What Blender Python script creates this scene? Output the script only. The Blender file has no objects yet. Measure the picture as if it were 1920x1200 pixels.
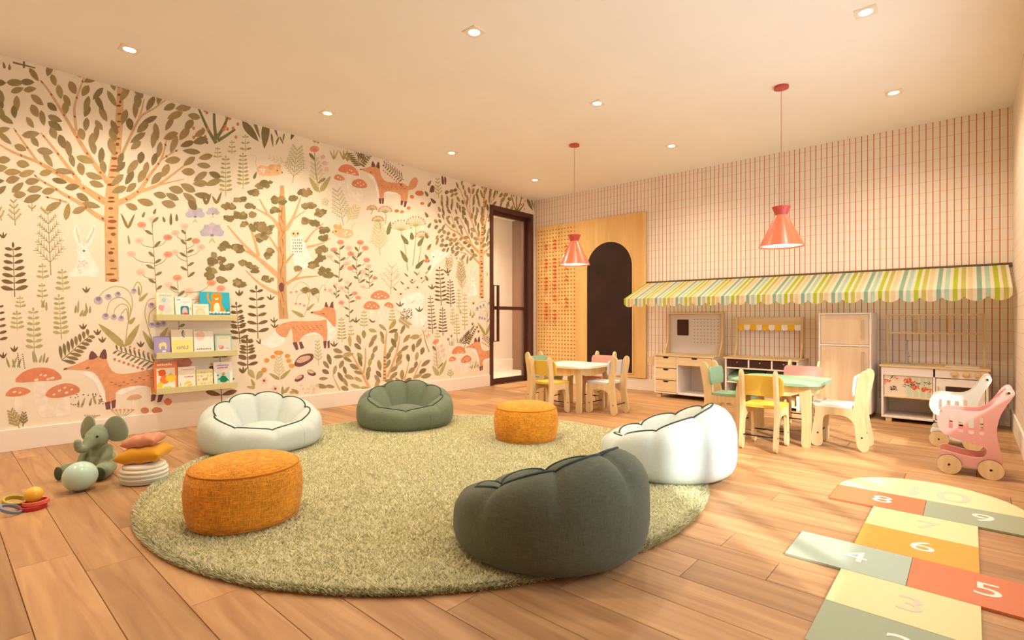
import bpy, bmesh, math, random
import numpy as np
from mathutils import Vector, Matrix
random.seed(7)
PI = math.pi
SC = bpy.context.scene
COL = SC.collection

# ------------------------------------------------------------------ camera, sky, sun, exposure
cam_d = bpy.data.cameras.new('camera')
cam_d.sensor_width = 36.0
cam_d.lens = 968.0 / 1920.0 * 36.0
cam_d.clip_start = 0.02
cam = bpy.data.objects.new('camera', cam_d)
cam.location = (0, 0, 0.9)
cam.rotation_euler = (PI / 2, 0, math.atan2(0.6637, 0.748))
COL.objects.link(cam)
SC.camera = cam

world = bpy.data.worlds.new('sky')
SC.world = world
world.use_nodes = True
bg = world.node_tree.nodes['Background']
bg.inputs[0].default_value = (0.76, 0.88, 1.0, 1)
bg.inputs[1].default_value = 5.8

sun_d = bpy.data.lights.new('sun', 'SUN')
sun_d.energy = 5.4
sun_d.angle = math.radians(2.6)
sun_d.color = (1.0, 0.97, 0.91)
sun = bpy.data.objects.new('sun', sun_d)
_k, _e = 0.8, math.radians(35)
_d = Vector((-1, _k, -math.tan(_e) * math.hypot(1, _k))).normalized()
sun.rotation_euler = _d.to_track_quat('-Z', 'Y').to_euler()
sun.location = (6, -3, 6)
COL.objects.link(sun)

SC.view_settings.view_transform = 'Standard'
SC.view_settings.look = 'None'
SC.view_settings.exposure = 0.0
SC.view_settings.gamma = 1.0
SC.view_settings.use_curve_mapping = False

WARM = (1.0, 0.86, 0.66)
SPOT_W = 86.0
LENS_E = 14.0

# ------------------------------------------------------------------ helpers
def lin(c):
    c = c / 255.0
    return c / 12.92 if c <= 0.04045 else ((c + 0.055) / 1.055) ** 2.4
def rgb(r, g, b):
    return (lin(r), lin(g), lin(b), 1.0)

MATS = {}
def mat(name, col, rough=0.55, spec=0.3, var=0.0, vscale=6.0, bump=0.0, bscale=60.0, metal=0.0, stretch=None, sheen=0.0, coat=0.0):
    if name in MATS: return MATS[name]
    m = bpy.data.materials.new(name); m.use_nodes = True
    nt = m.node_tree; b = nt.nodes['Principled BSDF']
    c = rgb(*col)
    b.inputs['Base Color'].default_value = c
    b.inputs['Roughness'].default_value = rough
    b.inputs['Specular IOR Level'].default_value = spec
    b.inputs['Metallic'].default_value = metal
    if sheen: b.inputs['Sheen Weight'].default_value = sheen
    if coat: b.inputs['Coat Weight'].default_value = coat
    tc = nt.nodes.new('ShaderNodeTexCoord')
    mp = nt.nodes.new('ShaderNodeMapping')
    nt.links.new(tc.outputs['Object'], mp.inputs[0])
    if stretch: mp.inputs['Scale'].default_value = stretch
    if var:
        n = nt.nodes.new('ShaderNodeTexNoise'); n.inputs['Scale'].default_value = vscale; n.inputs['Detail'].default_value = 5
        nt.links.new(mp.outputs[0], n.inputs[0])
        r = nt.nodes.new('ShaderNodeValToRGB')
        lo = [max(0, x * (1 - var)) for x in c[:3]]; hi = [min(1, x * (1 + var * 0.6)) for x in c[:3]]
        r.color_ramp.elements[0].position = 0.3; r.color_ramp.elements[1].position = 0.7
        r.color_ramp.elements[0].color = (*lo, 1); r.color_ramp.elements[1].color = (*hi, 1)
        nt.links.new(n.outputs[0], r.inputs[0]); nt.links.new(r.outputs[0], b.inputs['Base Color'])
    if bump:
        n2 = nt.nodes.new('ShaderNodeTexNoise'); n2.inputs['Scale'].default_value = bscale; n2.inputs['Detail'].default_value = 3
        nt.links.new(mp.outputs[0], n2.inputs[0])
        bp = nt.nodes.new('ShaderNodeBump'); bp.inputs['Strength'].default_value = bump; bp.inputs['Distance'].default_value = 0.004
        nt.links.new(n2.outputs[0], bp.inputs['Height']); nt.links.new(bp.outputs[0], b.inputs['Normal'])
    MATS[name] = m
    return m

def wood(name, c1, c2, axis='X', scale=1.0, rough=0.5, rnd=False, spec=0.3):
    if name in MATS: return MATS[name]
    m = bpy.data.materials.new(name); m.use_nodes = True
    nt = m.node_tree; b = nt.nodes['Principled BSDF']; L = nt.links
    b.inputs['Roughness'].default_value = rough; b.inputs['Specular IOR Level'].default_value = spec
    tc = nt.nodes.new('ShaderNodeTexCoord'); mp = nt.nodes.new('ShaderNodeMapping')
    s = {'X': (1.2, 16, 16), 'Y': (16, 1.2, 16), 'Z': (16, 16, 1.2)}[axis]
    mp.inputs['Scale'].default_value = tuple(v * scale for v in s)
    if rnd:
        oi = nt.nodes.new('ShaderNodeObjectInfo')
        mul = nt.nodes.new('ShaderNodeMath'); mul.operation = 'MULTIPLY'; mul.inputs[1].default_value = 37.0
        L.new(oi.outputs['Random'], mul.inputs[0])
        add = nt.nodes.new('ShaderNodeVectorMath'); add.operation = 'ADD'
        cmb = nt.nodes.new('ShaderNodeCombineXYZ'); L.new(mul.outputs[0], cmb.inputs[0]); L.new(mul.outputs[0], cmb.inputs[1])
        L.new(tc.outputs['Object'], add.inputs[0]); L.new(cmb.outputs[0], add.inputs[1]); L.new(add.outputs[0], mp.inputs[0])
    else:
        L.new(tc.outputs['Object'], mp.inputs[0])
    n = nt.nodes.new('ShaderNodeTexNoise'); n.inputs['Scale'].default_value = 1.0; n.inputs['Detail'].default_value = 7; n.inputs['Distortion'].default_value = 0.9
    L.new(mp.outputs[0], n.inputs[0])
    r = nt.nodes.new('ShaderNodeValToRGB'); r.color_ramp.elements[0].position = 0.32; r.color_ramp.elements[1].position = 0.68
    r.color_ramp.elements[0].color = rgb(*c1); r.color_ramp.elements[1].color = rgb(*c2)
    L.new(n.outputs[0], r.inputs[0])
    out = r.outputs[0]
    if rnd:
        hs = nt.nodes.new('ShaderNodeHueSaturation'); mr = nt.nodes.new('ShaderNodeMapRange')
        mr.inputs['To Min'].default_value = 0.80; mr.inputs['To Max'].default_value = 1.14
        L.new(oi.outputs['Random'], mr.inputs[0]); L.new(mr.outputs[0], hs.inputs['Value']); L.new(out, hs.inputs['Color']); out = hs.outputs[0]
    L.new(out, b.inputs['Base Color'])
    bp = nt.nodes.new('ShaderNodeBump'); bp.inputs['Strength'].default_value = 0.06; bp.inputs['Distance'].default_value = 0.002
    L.new(n.outputs[0], bp.inputs['Height']); L.new(bp.outputs[0], b.inputs['Normal'])
    MATS[name] = m
    return m

def fabric(name, col, weave=220.0, bump=0.35, var=0.12, rough=0.9, contrast=0.0):
    if name in MATS: return MATS[name]
    m = bpy.data.materials.new(name); m.use_nodes = True
    nt = m.node_tree; b = nt.nodes['Principled BSDF']; L = nt.links
    b.inputs['Roughness'].default_value = rough; b.inputs['Specular IOR Level'].default_value = 0.12
    b.inputs['Sheen Weight'].default_value = 0.12
    tc = nt.nodes.new('ShaderNodeTexCoord')
    def nz(scale, st, det=2):
        mp = nt.nodes.new('ShaderNodeMapping'); mp.inputs['Scale'].default_value = st
        L.new(tc.outputs['Object'], mp.inputs[0])
        n = nt.nodes.new('ShaderNodeTexNoise'); n.inputs['Scale'].default_value = scale; n.inputs['Detail'].default_value = det
        L.new(mp.outputs[0], n.inputs[0]); return n
    a = nz(weave, (1, 1, 0.16)); h = nz(weave, (0.14, 0.14, 1)); big = nz(7, (1, 1, 1), 4)
    mx = nt.nodes.new('ShaderNodeMath'); mx.operation = 'MAXIMUM'; L.new(a.outputs[0], mx.inputs[0]); L.new(h.outputs[0], mx.inputs[1])
    av = nt.nodes.new('ShaderNodeMath'); av.operation = 'MULTIPLY_ADD'; av.inputs[1].default_value = 0.35
    L.new(big.outputs[0], av.inputs[0]); L.new(mx.outputs[0], av.inputs[2])
    r = nt.nodes.new('ShaderNodeValToRGB'); c = rgb(*col)
    r.color_ramp.elements[0].position = 0.55; r.color_ramp.elements[1].position = 0.92
    v = var + contrast
    r.color_ramp.elements[0].color = (*[x * (1 - v) for x in c[:3]], 1); r.color_ramp.elements[1].color = (*[min(1, x * (1 + v)) for x in c[:3]], 1)
    L.new(av.outputs[0], r.inputs[0]); L.new(r.outputs[0], b.inputs['Base Color'])
    bp = nt.nodes.new('ShaderNodeBump'); bp.inputs['Strength'].default_value = bump; bp.inputs['Distance'].default_value = 0.003
    L.new(mx.outputs[0], bp.inputs['Height']); L.new(bp.outputs[0], b.inputs['Normal'])
    MATS[name] = m
    return m

def vcol_mat(name, rough=0.85, var=0.12, vscale=14.0, spec=0.1, bump=0.0):
    if name in MATS: return MATS[name]
    m = bpy.data.materials.new(name); m.use_nodes = True
    nt = m.node_tree; b = nt.nodes['Principled BSDF']; L = nt.links
    b.inputs['Roughness'].default_value = rough; b.inputs['Specular IOR Level'].default_value = spec
    at = nt.nodes.new('ShaderNodeAttribute'); at.attribute_name = 'Col'
    if var:
        tc = nt.nodes.new('ShaderNodeTexCoord'); n = nt.nodes.new('ShaderNodeTexNoise'); n.inputs['Scale'].default_value = vscale; n.inputs['Detail'].default_value = 4
        L.new(tc.outputs['Object'], n.inputs[0])
        mr = nt.nodes.new('ShaderNodeMapRange'); mr.inputs['From Min'].default_value = 0.25; mr.inputs['From Max'].default_value = 0.75
        mr.inputs['To Min'].default_value = 1 - var; mr.inputs['To Max'].default_value = 1 + var
        L.new(n.outputs[0], mr.inputs[0])
        hs = nt.nodes.new('ShaderNodeHueSaturation'); L.new(mr.outputs[0], hs.inputs['Value']); L.new(at.outputs['Color'], hs.inputs['Color'])
        L.new(hs.outputs[0], b.inputs['Base Color'])
    else:
        L.new(at.outputs['Color'], b.inputs['Base Color'])
    MATS[name] = m
    return m

def emit(name, col, strength):
    if name in MATS: return MATS[name]
    m = bpy.data.materials.new(name); m.use_nodes = True
    b = m.node_tree.nodes['Principled BSDF']
    b.inputs['Base Color'].default_value = (*col, 1); b.inputs['Emission Color'].default_value = (*col, 1); b.inputs['Emission Strength'].default_value = strength
    MATS[name] = m
    return m

def pane_mat(name, tint=(1, 1, 1), gloss=0.06, haze=0.0):
    if name in MATS: return MATS[name]
    m = bpy.data.materials.new(name); m.use_nodes = True
    nt = m.node_tree; nt.nodes.clear(); L = nt.links
    o = nt.nodes.new('ShaderNodeOutputMaterial'); t = nt.nodes.new('ShaderNodeBsdfTransparent'); t.inputs[0].default_value = (*tint, 1)
    g = nt.nodes.new('ShaderNodeBsdfGlossy'); g.inputs['Roughness'].default_value = 0.03
    mx = nt.nodes.new('ShaderNodeMixShader'); mx.inputs[0].default_value = gloss
    L.new(t.outputs[0], mx.inputs[1]); L.new(g.outputs[0], mx.inputs[2]); out = mx.outputs[0]
    if haze:
        d = nt.nodes.new('ShaderNodeBsdfDiffuse'); d.inputs[0].default_value = (0.9, 0.88, 0.84, 1)
        m2 = nt.nodes.new('ShaderNodeMixShader'); m2.inputs[0].default_value = haze
        L.new(out, m2.inputs[1]); L.new(d.outputs[0], m2.inputs[2]); out = m2.outputs[0]
    L.new(out, o.inputs[0]); MATS[name] = m
    return m

def obj(name, bm, m, parent=None, smooth=False, loc=None, rot=None):
    if isinstance(bm, bpy.types.Mesh):
        me = bm
    else:
        bmesh.ops.recalc_face_normals(bm, faces=bm.faces)
        me = bpy.data.meshes.new(name); bm.to_mesh(me); bm.free()
    if m is not None and not me.materials: me.materials.append(m)
    if smooth:
        for p in me.polygons: p.use_smooth = True
    o = bpy.data.objects.new(name, me); COL.objects.link(o)
    if parent is not None: o.parent = parent
    if loc is not None: o.location = loc
    if rot is not None: o.rotation_euler = rot
    return o

def thing(name, label, cat, loc=(0, 0, 0), rz=0, group=None):
    o = bpy.data.objects.new(name, None); COL.objects.link(o)
    o.empty_display_size = 0.05
    o.location = loc; o.rotation_euler = (0, 0, rz)
    o['label'] = label; o['category'] = cat
    if group: o['group'] = group
    return o
def tag(o, label, cat, group=None):
    o['label'] = label; o['category'] = cat
    if group: o['group'] = group
    return o
def struct(o):
    o['kind'] = 'structure'; return o
def copy_tree(o, label=None, loc=None, rz=None, parent=None):
    c = o.copy(); COL.objects.link(c)
    if parent is not None: c.parent = parent
    if label: c['label'] = label
    if loc is not None: c.location = loc
    if rz is not None: c.rotation_euler = (0, 0, rz)
    for ch in list(o.children): copy_tree(ch, parent=c)
    return c

def new(): return bmesh.new()
def box(bm, x0, x1, y0, y1, z0, z1, bevel=0.0, seg=2):
    vs = [bm.verts.new((x, y, z)) for x in (x0, x1) for y in (y0, y1) for z in (z0, z1)]
    fs = [bm.faces.new([vs[i] for i in q]) for q in ((0, 1, 3, 2), (4, 6, 7, 5), (0, 4, 5, 1), (2, 3, 7, 6), (0, 2, 6, 4), (1, 5, 7, 3))]
    if bevel > 0:
        es = list({e for f in fs for e in f.edges})
        bmesh.ops.bevel(bm, geom=es, offset=bevel, segments=seg, affect='EDGES', profile=0.5)
    return bm
def cbox(*a, bevel=0.002): return box(new(), *a, bevel=bevel)
def prism(bm, pts, axis, a, b, bevel=0.0):
    """outline pts (u,v) extruded along axis; axis 'y': (u,z), 'x': (y=u,z=v), 'z': (x=u,y=v)"""
    def P(u, v, w): return {'y': (u, w, v), 'x': (w, u, v), 'z': (u, v, w)}[axis]
    A = [bm.verts.new(P(u, v, a)) for u, v in pts]; B = [bm.verts.new(P(u, v, b)) for u, v in pts]
    n = len(pts)
    fa = bm.faces.new(A); fb = bm.faces.new(B[::-1])
    for i in range(n): bm.faces.new([A[i], B[i], B[(i + 1) % n], A[(i + 1) % n]])
    if bevel:
        es = list(fa.edges) + list(fb.edges)
        bmesh.ops.bevel(bm, geom=es, offset=bevel, segments=2, affect='EDGES', profile=0.5)
    return bm
def spline(pts, sub=4, closed=True):
    out = []; n = len(pts)
    rng = range(n) if closed else range(n - 1)
    for i in rng:
        if closed: p0, p1, p2, p3 = pts[i - 1], pts[i], pts[(i + 1) % n], pts[(i + 2) % n]
        else: p0, p1, p2, p3 = pts[max(i - 1, 0)], pts[i], pts[i + 1], pts[min(i + 2, n - 1)]
        for k in range(sub):
            t = k / sub; t2 = t * t; t3 = t2 * t
            out.append(tuple(0.5 * (2 * b + (c - a) * t + (2 * a - 5 * b + 4 * c - d) * t2 + (3 * b - a - 3 * c + d) * t3) for a, b, c, d in zip(p0, p1, p2, p3)))
    if not closed: out.append(tuple(pts[-1]))
    return out
def rrect(x0, x1, y0, y1, r, n=6):
    out = []
    for cx, cy, a0 in ((x1 - r, y1 - r, 0), (x0 + r, y1 - r, PI / 2), (x0 + r, y0 + r, PI), (x1 - r, y0 + r, 1.5 * PI)):
        for k in range(n + 1):
            a = a0 + k / n * PI / 2; out.append((cx + r * math.cos(a), cy + r * math.sin(a)))
    return out
def lathe(bm, prof, seg=32, M=None, cap=True):
    rings = []
    for r, z in prof:
        rings.append([bm.verts.new((r * math.cos(2 * PI * i / seg), r * math.sin(2 * PI * i / seg), z)) for i in range(seg)])
    for a, b in zip(rings, rings[1:]):
        for i in range(seg): bm.faces.new([a[i], a[(i + 1) % seg], b[(i + 1) % seg], b[i]])
    if cap:
        if prof[0][0] > 1e-6: bm.faces.new(rings[0][::-1])
        if prof[-1][0] > 1e-6: bm.faces.new(rings[-1])
    if M is not None: bmesh.ops.transform(bm, matrix=M, verts=[v for r in rings for v in r])
    return bm
def tube(bm, path, r, seg=8, closed=False):
    P = [Vector(p) for p in path]; n = len(P); rings = []
    for i in range(n):
        t = (P[(i + 1) % n] - P[i - 1]) if closed else (P[min(i + 1, n - 1)] - P[max(i - 1, 0)])
        t.normalize()
        up = Vector((0, 0, 1)) if abs(t.z) < 0.95 else Vector((1, 0, 0))
        s = t.cross(up).normalized(); u = s.cross(t)
        rr = r[i] if isinstance(r, (list, tuple)) else r
        rings.append([bm.verts.new(P[i] + s * (rr * math.cos(2 * PI * k / seg)) + u * (rr * math.sin(2 * PI * k / seg))) for k in range(seg)])
    m = n if closed else n - 1
    for i in range(m):
        a, b = rings[i], rings[(i + 1) % n]
        for k in range(seg): bm.faces.new([a[k], a[(k + 1) % seg], b[(k + 1) % seg], b[k]])
    if not closed: bm.faces.new(rings[0][::-1]); bm.faces.new(rings[-1])
    return bm
def disc(bm, c, r, axis='y', h=0.004, seg=20):
    M = {'y': Matrix.Rotation(PI / 2, 4, 'X'), 'x': Matrix.Rotation(PI / 2, 4, 'Y'), 'z': Matrix.Identity(4)}[axis]
    return lathe(bm, [(r, -h / 2), (r, h / 2)], seg, Matrix.Translation(c) @ M)

# flat printed artwork: polygons with a colour each, stacked a hair apart
class Paint:
    def __init__(s, mapf, step=4e-6, base=5e-4): s.mapf = mapf; s.polys = []; s.step = step; s.base = base
    def add(s, pts, col): s.polys.append((pts, col))
    def build(s, name, parent, to3, m, clip=None, shift=(0, 0)):
        V, Fc, C = [], [], []
        for i, (pts, col) in enumerate(s.polys):
            q = [s.mapf(*p) for p in pts]; q = [(a + shift[0], b + shift[1]) for a, b in q]
            for poly in (clip(q) if clip else [q]):
                if len(poly) < 3: continue
                o = len(V); V += [to3(a, b, s.base + s.step * i) for a, b in poly]; Fc.append(list(range(o, o + len(poly)))); C += [col] * len(poly)
        if not V: return None
        me = bpy.data.meshes.new(name); me.from_pydata(V, [], Fc)
        at = me.color_attributes.new('Col', 'FLOAT_COLOR', 'POINT')
        at.data.foreach_set('color', np.array(C, dtype=np.float32).ravel())
        return obj(name, me, m, parent)
    # shapes in the artwork's own 2-D coordinates
    def ell(s, x, y, rx, ry, col, rot=0, n=14):
        c, d = math.cos(rot), math.sin(rot)
        s.add([(x + rx * math.cos(t) * c - ry * math.sin(t) * d, y + rx * math.cos(t) * d + ry * math.sin(t) * c) for t in [2 * PI * k / n for k in range(n)]], col)
    def blob(s, x, y, r, col, n=11, j=0.28):
        ph = random.uniform(0, 6); sx = random.uniform(0.8, 1.3)
        s.add([(x + sx * r * (1 + random.uniform(-j, j)) * math.cos(2 * PI * k / n + ph), y + r * 0.8 * (1 + random.uniform(-j, j)) * math.sin(2 * PI * k / n + ph)) for k in range(n)], col)
    def leaf(s, x, y, ang, L, W, col, fat=0.6):
        c, d = math.cos(ang), math.sin(ang); up, lo = [], []
        for k in range(7):
            t = k / 6; w = W * math.sin(PI * t ** fat) ** 0.62 if 0 < t < 1 else 0.0
            up.append((x + c * L * t - d * w / 2, y + d * L * t + c * w / 2)); lo.append((x + c * L * t + d * w / 2, y + d * L * t - c * w / 2))
        s.add(up + lo[-2:0:-1], col)
    def stroke(s, pts, w0, w1, col, sub=4):
        q = spline(pts, sub, closed=False) if len(pts) > 2 else list(pts); n = len(q); up, lo = [], []
        for i, (x, y) in enumerate(q):
            ax, ay = q[max(i - 1, 0)]; bx_, by_ = q[min(i + 1, n - 1)]
            dx, dy = bx_ - ax, by_ - ay; l = math.hypot(dx, dy) or 1
            w = (w0 + (w1 - w0) * i / (n - 1)) / 2
            up.append((x - dy / l * w, y + dx / l * w)); lo.append((x + dy / l * w, y - dx / l * w))
        for i in range(n - 1): s.add([up[i], up[i + 1], lo[i + 1], lo[i]], col)
    def poly(s, pts, col, smooth=2): s.add(spline(pts, smooth) if smooth > 1 else pts, col)
def vary(c, v=0.12):
    k = 1 + random.uniform(-v, v); return (min(1, c[0] * k * (1 + random.uniform(-.05, .05))), min(1, c[1] * k), min(1, c[2] * k * (1 + random.uniform(-.06, .06))), 1)

def text_mesh(txt, size, m, parent, loc, rot=(0, 0, 0), name='number', thick=0.0006, sx=1.0):
    cu = bpy.data.curves.new(name, 'FONT'); cu.body = txt; cu.size = size; cu.align_x = 'CENTER'; cu.align_y = 'CENTER'; cu.extrude = thick
    t = bpy.data.objects.new(name, cu); COL.objects.link(t)
    me = bpy.data.meshes.new_from_object(t.evaluated_get(bpy.context.evaluated_depsgraph_get()))
    bpy.data.objects.remove(t); bpy.data.curves.remove(cu)
    me.materials.clear()
    o = obj(name, me, m, parent, loc=loc, rot=rot); o.scale = (sx, 1, 1)
    return o

# ------------------------------------------------------------------ materials
M_ceil = mat('ceiling_paint', (246, 240, 231), 0.9, 0.1, var=0.02, vscale=2)
M_white = mat('white_paint', (240, 230, 218), 0.6, 0.25)
M_base = mat('baseboard_paint', (244, 232, 218), 0.5, 0.3)
M_mural = mat('mural_ground', (244, 230, 206), 0.9, 0.1, var=0.03, vscale=3)
M_print = vcol_mat('mural_ink', var=0.10, vscale=22)
M_flat = vcol_mat('printed_ink', var=0.03)
M_dark = mat('dark_brown_metal', (84, 46, 34), 0.45, 0.4)
M_black = mat('black_rod', (24, 20, 20), 0.5)
M_birch = wood('birch_plywood', (212, 178, 126), (230, 200, 150), 'Z', 1.2)
M_birchx = wood('birch_plywood_flat', (214, 182, 132), (230, 202, 154), 'X', 1.2)
M_panel = wood('oak_panel', (222, 176, 108), (236, 196, 128), 'Z', 0.6)
M_plank = wood('floor_oak', (163, 117, 76), (197, 152, 105), 'X', 1.0, rough=0.42, rnd=True, spec=0.35)
# ------------------------------------------------------------------ room shell
XL, XR, YB, YF, ZC = -4.92, 0.27, 6.06, -1.2, 2.70
DY0, DY1, DZ = 5.083, 6.004, 2.48          # door opening in the left wall
WY0, WY1, WZ0, WZ1 = 1.30, 4.68, 0.55, 1.75  # window strip in the right wall

floor = struct(obj('floor', cbox(XL - .12, XR + .12, YF - .12, YB + .12, -0.12, -0.014, bevel=0), mat('subfloor', (70, 44, 28), 0.8)))
bm = new(); box(bm, XL - .12, XR + .12, YF - .12, YB + .12, ZC, ZC + 0.12)
ceiling = struct(obj('ceiling', bm, M_ceil))

prow = 0.172; y = 0.197 - prow * 8; rp = random.Random(3); nrow = 0
while y < YB:
    y0, y1 = max(y, YF), min(y + prow, YB)
    x = XL - rp.uniform(0.0, 0.9)
    while x < XR:
        L = rp.uniform(0.85, 1.25)
        x0, x1 = max(x, XL), min(x + L, XR)
        if x1 - x0 > 0.04 and y1 - y0 > 0.01:
            bm = new(); g = 0.0009; cx, cy = (x0 + x1) / 2, (y0 + y1) / 2; hx, hy = (x1 - x0) / 2 - g, (y1 - y0) / 2 - g; c = 0.0012
            A = [bm.verts.new((sx * hx, sy * hy, -0.014)) for sx, sy in ((-1, -1), (1, -1), (1, 1), (-1, 1))]
            B = [bm.verts.new((v.co.x, v.co.y, -c)) for v in A]
            T = [bm.verts.new((sx * (hx - c), sy * (hy - c), 0)) for sx, sy in ((-1, -1), (1, -1), (1, 1), (-1, 1))]
            bm.faces.new(T)
            for P_, Q_ in ((A, B), (B, T)):
                for i in range(4): bm.faces.new([P_[i], P_[(i + 1) % 4], Q_[(i + 1) % 4], Q_[i]])
            obj('plank', bm, M_plank, floor, loc=(cx, cy, 0))
        x += L
    y += prow

# plaid wallpaper: thin red upright lines and paler level lines
def plaid(name, along, phase):
    m = bpy.data.materials.new(name); m.use_nodes = True
    nt = m.node_tree; L = nt.links; b = nt.nodes['Principled BSDF']; b.inputs['Roughness'].default_value = 0.85; b.inputs['Specular IOR Level'].default_value = 0.1
    tc = nt.nodes.new('ShaderNodeTexCoord'); sp = nt.nodes.new('ShaderNodeSeparateXYZ'); L.new(tc.outputs['Object'], sp.inputs[0])
    def line(src, period, ph, w):
        s = nt.nodes.new('ShaderNodeMath'); s.operation = 'SUBTRACT'; L.new(src, s.inputs[0]); s.inputs[1].default_value = ph - period * 200 - period / 2
        mo = nt.nodes.new('ShaderNodeMath'); mo.operation = 'MODULO'; L.new(s.outputs[0], mo.inputs[0]); mo.inputs[1].default_value = period
        d = nt.nodes.new('ShaderNodeMath'); d.operation = 'SUBTRACT'; L.new(mo.outputs[0], d.inputs[0]); d.inputs[1].default_value = period / 2
        a = nt.nodes.new('ShaderNodeMath'); a.operation = 'ABSOLUTE'; L.new(d.outputs[0], a.inputs[0])
        c = nt.nodes.new('ShaderNodeMath'); c.operation = 'LESS_THAN'; L.new(a.outputs[0], c.inputs[0]); c.inputs[1].default_value = w / 2
        return c.outputs[0]
    v = line(sp.outputs[along], 0.0493, phase, 0.0056); h = line(sp.outputs['Z'], 0.097, 0.03, 0.0042)
    m1 = nt.nodes.new('ShaderNodeMix'); m1.data_type = 'RGBA'; m1.inputs['A'].default_value = rgb(238, 227, 210); m1.inputs['B'].default_value = rgb(234, 190, 146)
    L.new(h, m1.inputs['Factor'])
    m2 = nt.nodes.new('ShaderNodeMix'); m2.data_type = 'RGBA'; m2.inputs['B'].default_value = rgb(196, 62, 44)
    L.new(v, m2.inputs['Factor']); L.new(m1.outputs['Result'], m2.inputs['A']); L.new(m2.outputs['Result'], b.inputs['Base Color'])
    return m
wall_back = struct(obj('wall_back', cbox(XL - .12, XR + .12, YB, YB + .12, -0.12, ZC, bevel=0), plaid('plaid_paper_back', 'X', 0.141)))
bm = new()
for a in ((XR, XR + .12, YF - .12, WY0, -0.12, ZC), (XR, XR + .12, WY1, YB, -0.12, ZC), (XR, XR + .12, WY0, WY1, -0.12, WZ0), (XR, XR + .12, WY0, WY1, WZ1, ZC)): box(bm, *a)
wall_right = struct(obj('wall_right', bm, plaid('plaid_paper_right', 'Y', 0.02)))
wall_front = struct(obj('wall_front', cbox(XL - .12, XR, YF - .12, YF, -0.12, ZC, bevel=0), M_white))
bm = new()
for a in ((XL - .12, XL, YF, DY0, -0.12, ZC), (XL - .12, XL, DY0, DY1, DZ, ZC), (XL - .12, XL, DY1, YB, -0.12, ZC)): box(bm, *a)
wall_left = struct(obj('wall_left', bm, M_mural))

struct(obj('baseboard_left', cbox(XL, XL + .014, YF, DY0 - .002, 0, 0.15, bevel=.003), M_base))
struct(obj('baseboard_back', cbox(XL + .016, XR - .016, YB - .014, YB, 0, 0.15, bevel=.003), M_base))
struct(obj('baseboard_right', cbox(XR - .014, XR, YF, YB - .016, 0, 0.15, bevel=.003), M_base))

# window strip in the right wall (daylight side)
win = struct(obj('window_1', cbox(XR + .03, XR + .09, WY0, WY1, WZ0, WZ0 + .04), M_white))
obj('head_rail', cbox(XR + .03, XR + .09, WY0, WY1, WZ1 - .04, WZ1), M_white, win)
edges = [WY0 + .0225, 1.62, 2.2, 2.78, 3.36, 3.94, 4.52, WY1 - .0225]
for i, yy in enumerate(edges):
    w = .0225 if i in (0, len(edges) - 1) else .032
    obj('mullion', cbox(XR + .03, XR + .09, yy - w, yy + w, WZ0 + .04, WZ1 - .04), M_white, win)
for a, b_ in zip(edges, edges[1:]):
    obj('pane', cbox(XR + .056, XR + .062, a + .02, b_ - .02, WZ0 + .035, WZ1 - .035, bevel=0), pane_mat('window_glass', (0.97, 0.98, 0.98), 0.05), win)

# glazed door in the left wall with the corridor beyond
fw = 0.055
bm = new()
box(bm, XL - .17, XL + .022, DY0, DY0 + fw, 0, DZ, .002); box(bm, XL - .17, XL + .022, DY1 - fw, DY1, 0, DZ, .002); box(bm, XL - .17, XL + .022, DY0 + fw, DY1 - fw, DZ - fw, DZ, .002)
door = struct(obj('door_1', bm, M_dark))
dx = XL - .09
def dbox(n, y0, y1, z0, z1, t=.018, m=M_dark): return obj(n, cbox(dx - t, dx + t, y0, y1, z0, z1), m, door)
a, b_ = DY0 + fw + .003, DY1 - fw - .003
dbox('stile', a, a + .05, 0.004, DZ - fw - .003); dbox('stile', b_ - .05, b_, 0.004, DZ - fw - .003)
dbox('rail', a + .05, b_ - .05, 0.004, 0.075); dbox('rail', a + .05, b_ - .05, DZ - fw - .055, DZ - fw - .003); dbox('rail', a + .05, b_ - .05, 1.045, 1.095)
for z0, z1 in ((0.075, 1.045), (1.095, DZ - fw - .055)):
    obj('pane', cbox(dx - .004, dx + .004, a + .05, b_ - .05, z0, z1, bevel=0), pane_mat('door_glass', (0.95, 0.93, 0.9), 0.06, 0.06), door)
bm = new()
for yy in (5.155, 5.255): box(bm, XL - .02, XL + .012, yy - .014, yy + .014, 0.60, 1.385, .003)
for zz in (0.60, 1.373): box(bm, XL - .018, XL + .010, 5.169, 5.241, zz, zz + .012)
hd = obj('pull_handle', bm, M_dark, door)
bm = new(); box(bm, dx + .018, XL - .01, 5.19, 5.22, 1.05, 1.09); obj('handle_mount', bm, M_black, hd)

CX0, CY0, CY1 = -6.25, 4.3, 7.05
struct(obj('floor_corridor', cbox(CX0, XL - .12, CY0, CY1, -.12, 0.0, bevel=0), mat('corridor_tile', (225, 215, 200), 0.4)))
struct(obj('wall_corridor', cbox(CX0 - .1, CX0, CY0, CY1, -.12, ZC, bevel=0), M_white))
struct(obj('wall_corridor_far', cbox(CX0, XL - .12, CY1, CY1 + .1, -.12, ZC, bevel=0), mat('corridor_brown', (120, 84, 62), 0.7)))
struct(obj('wall_corridor_near', cbox(CX0, XL - .12, CY0 - .1, CY0, -.12, ZC, bevel=0), M_white))
struct(obj('ceiling_corridor', cbox(CX0 - .1, XL - .12, CY0 - .1, CY1 + .1, ZC, ZC + .1, bevel=0), M_ceil))
struct(obj('wall_corridor_front', cbox(XL - .22, XL - .12, YB + .12, CY1, -.12, ZC, bevel=0), M_white))
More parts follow.
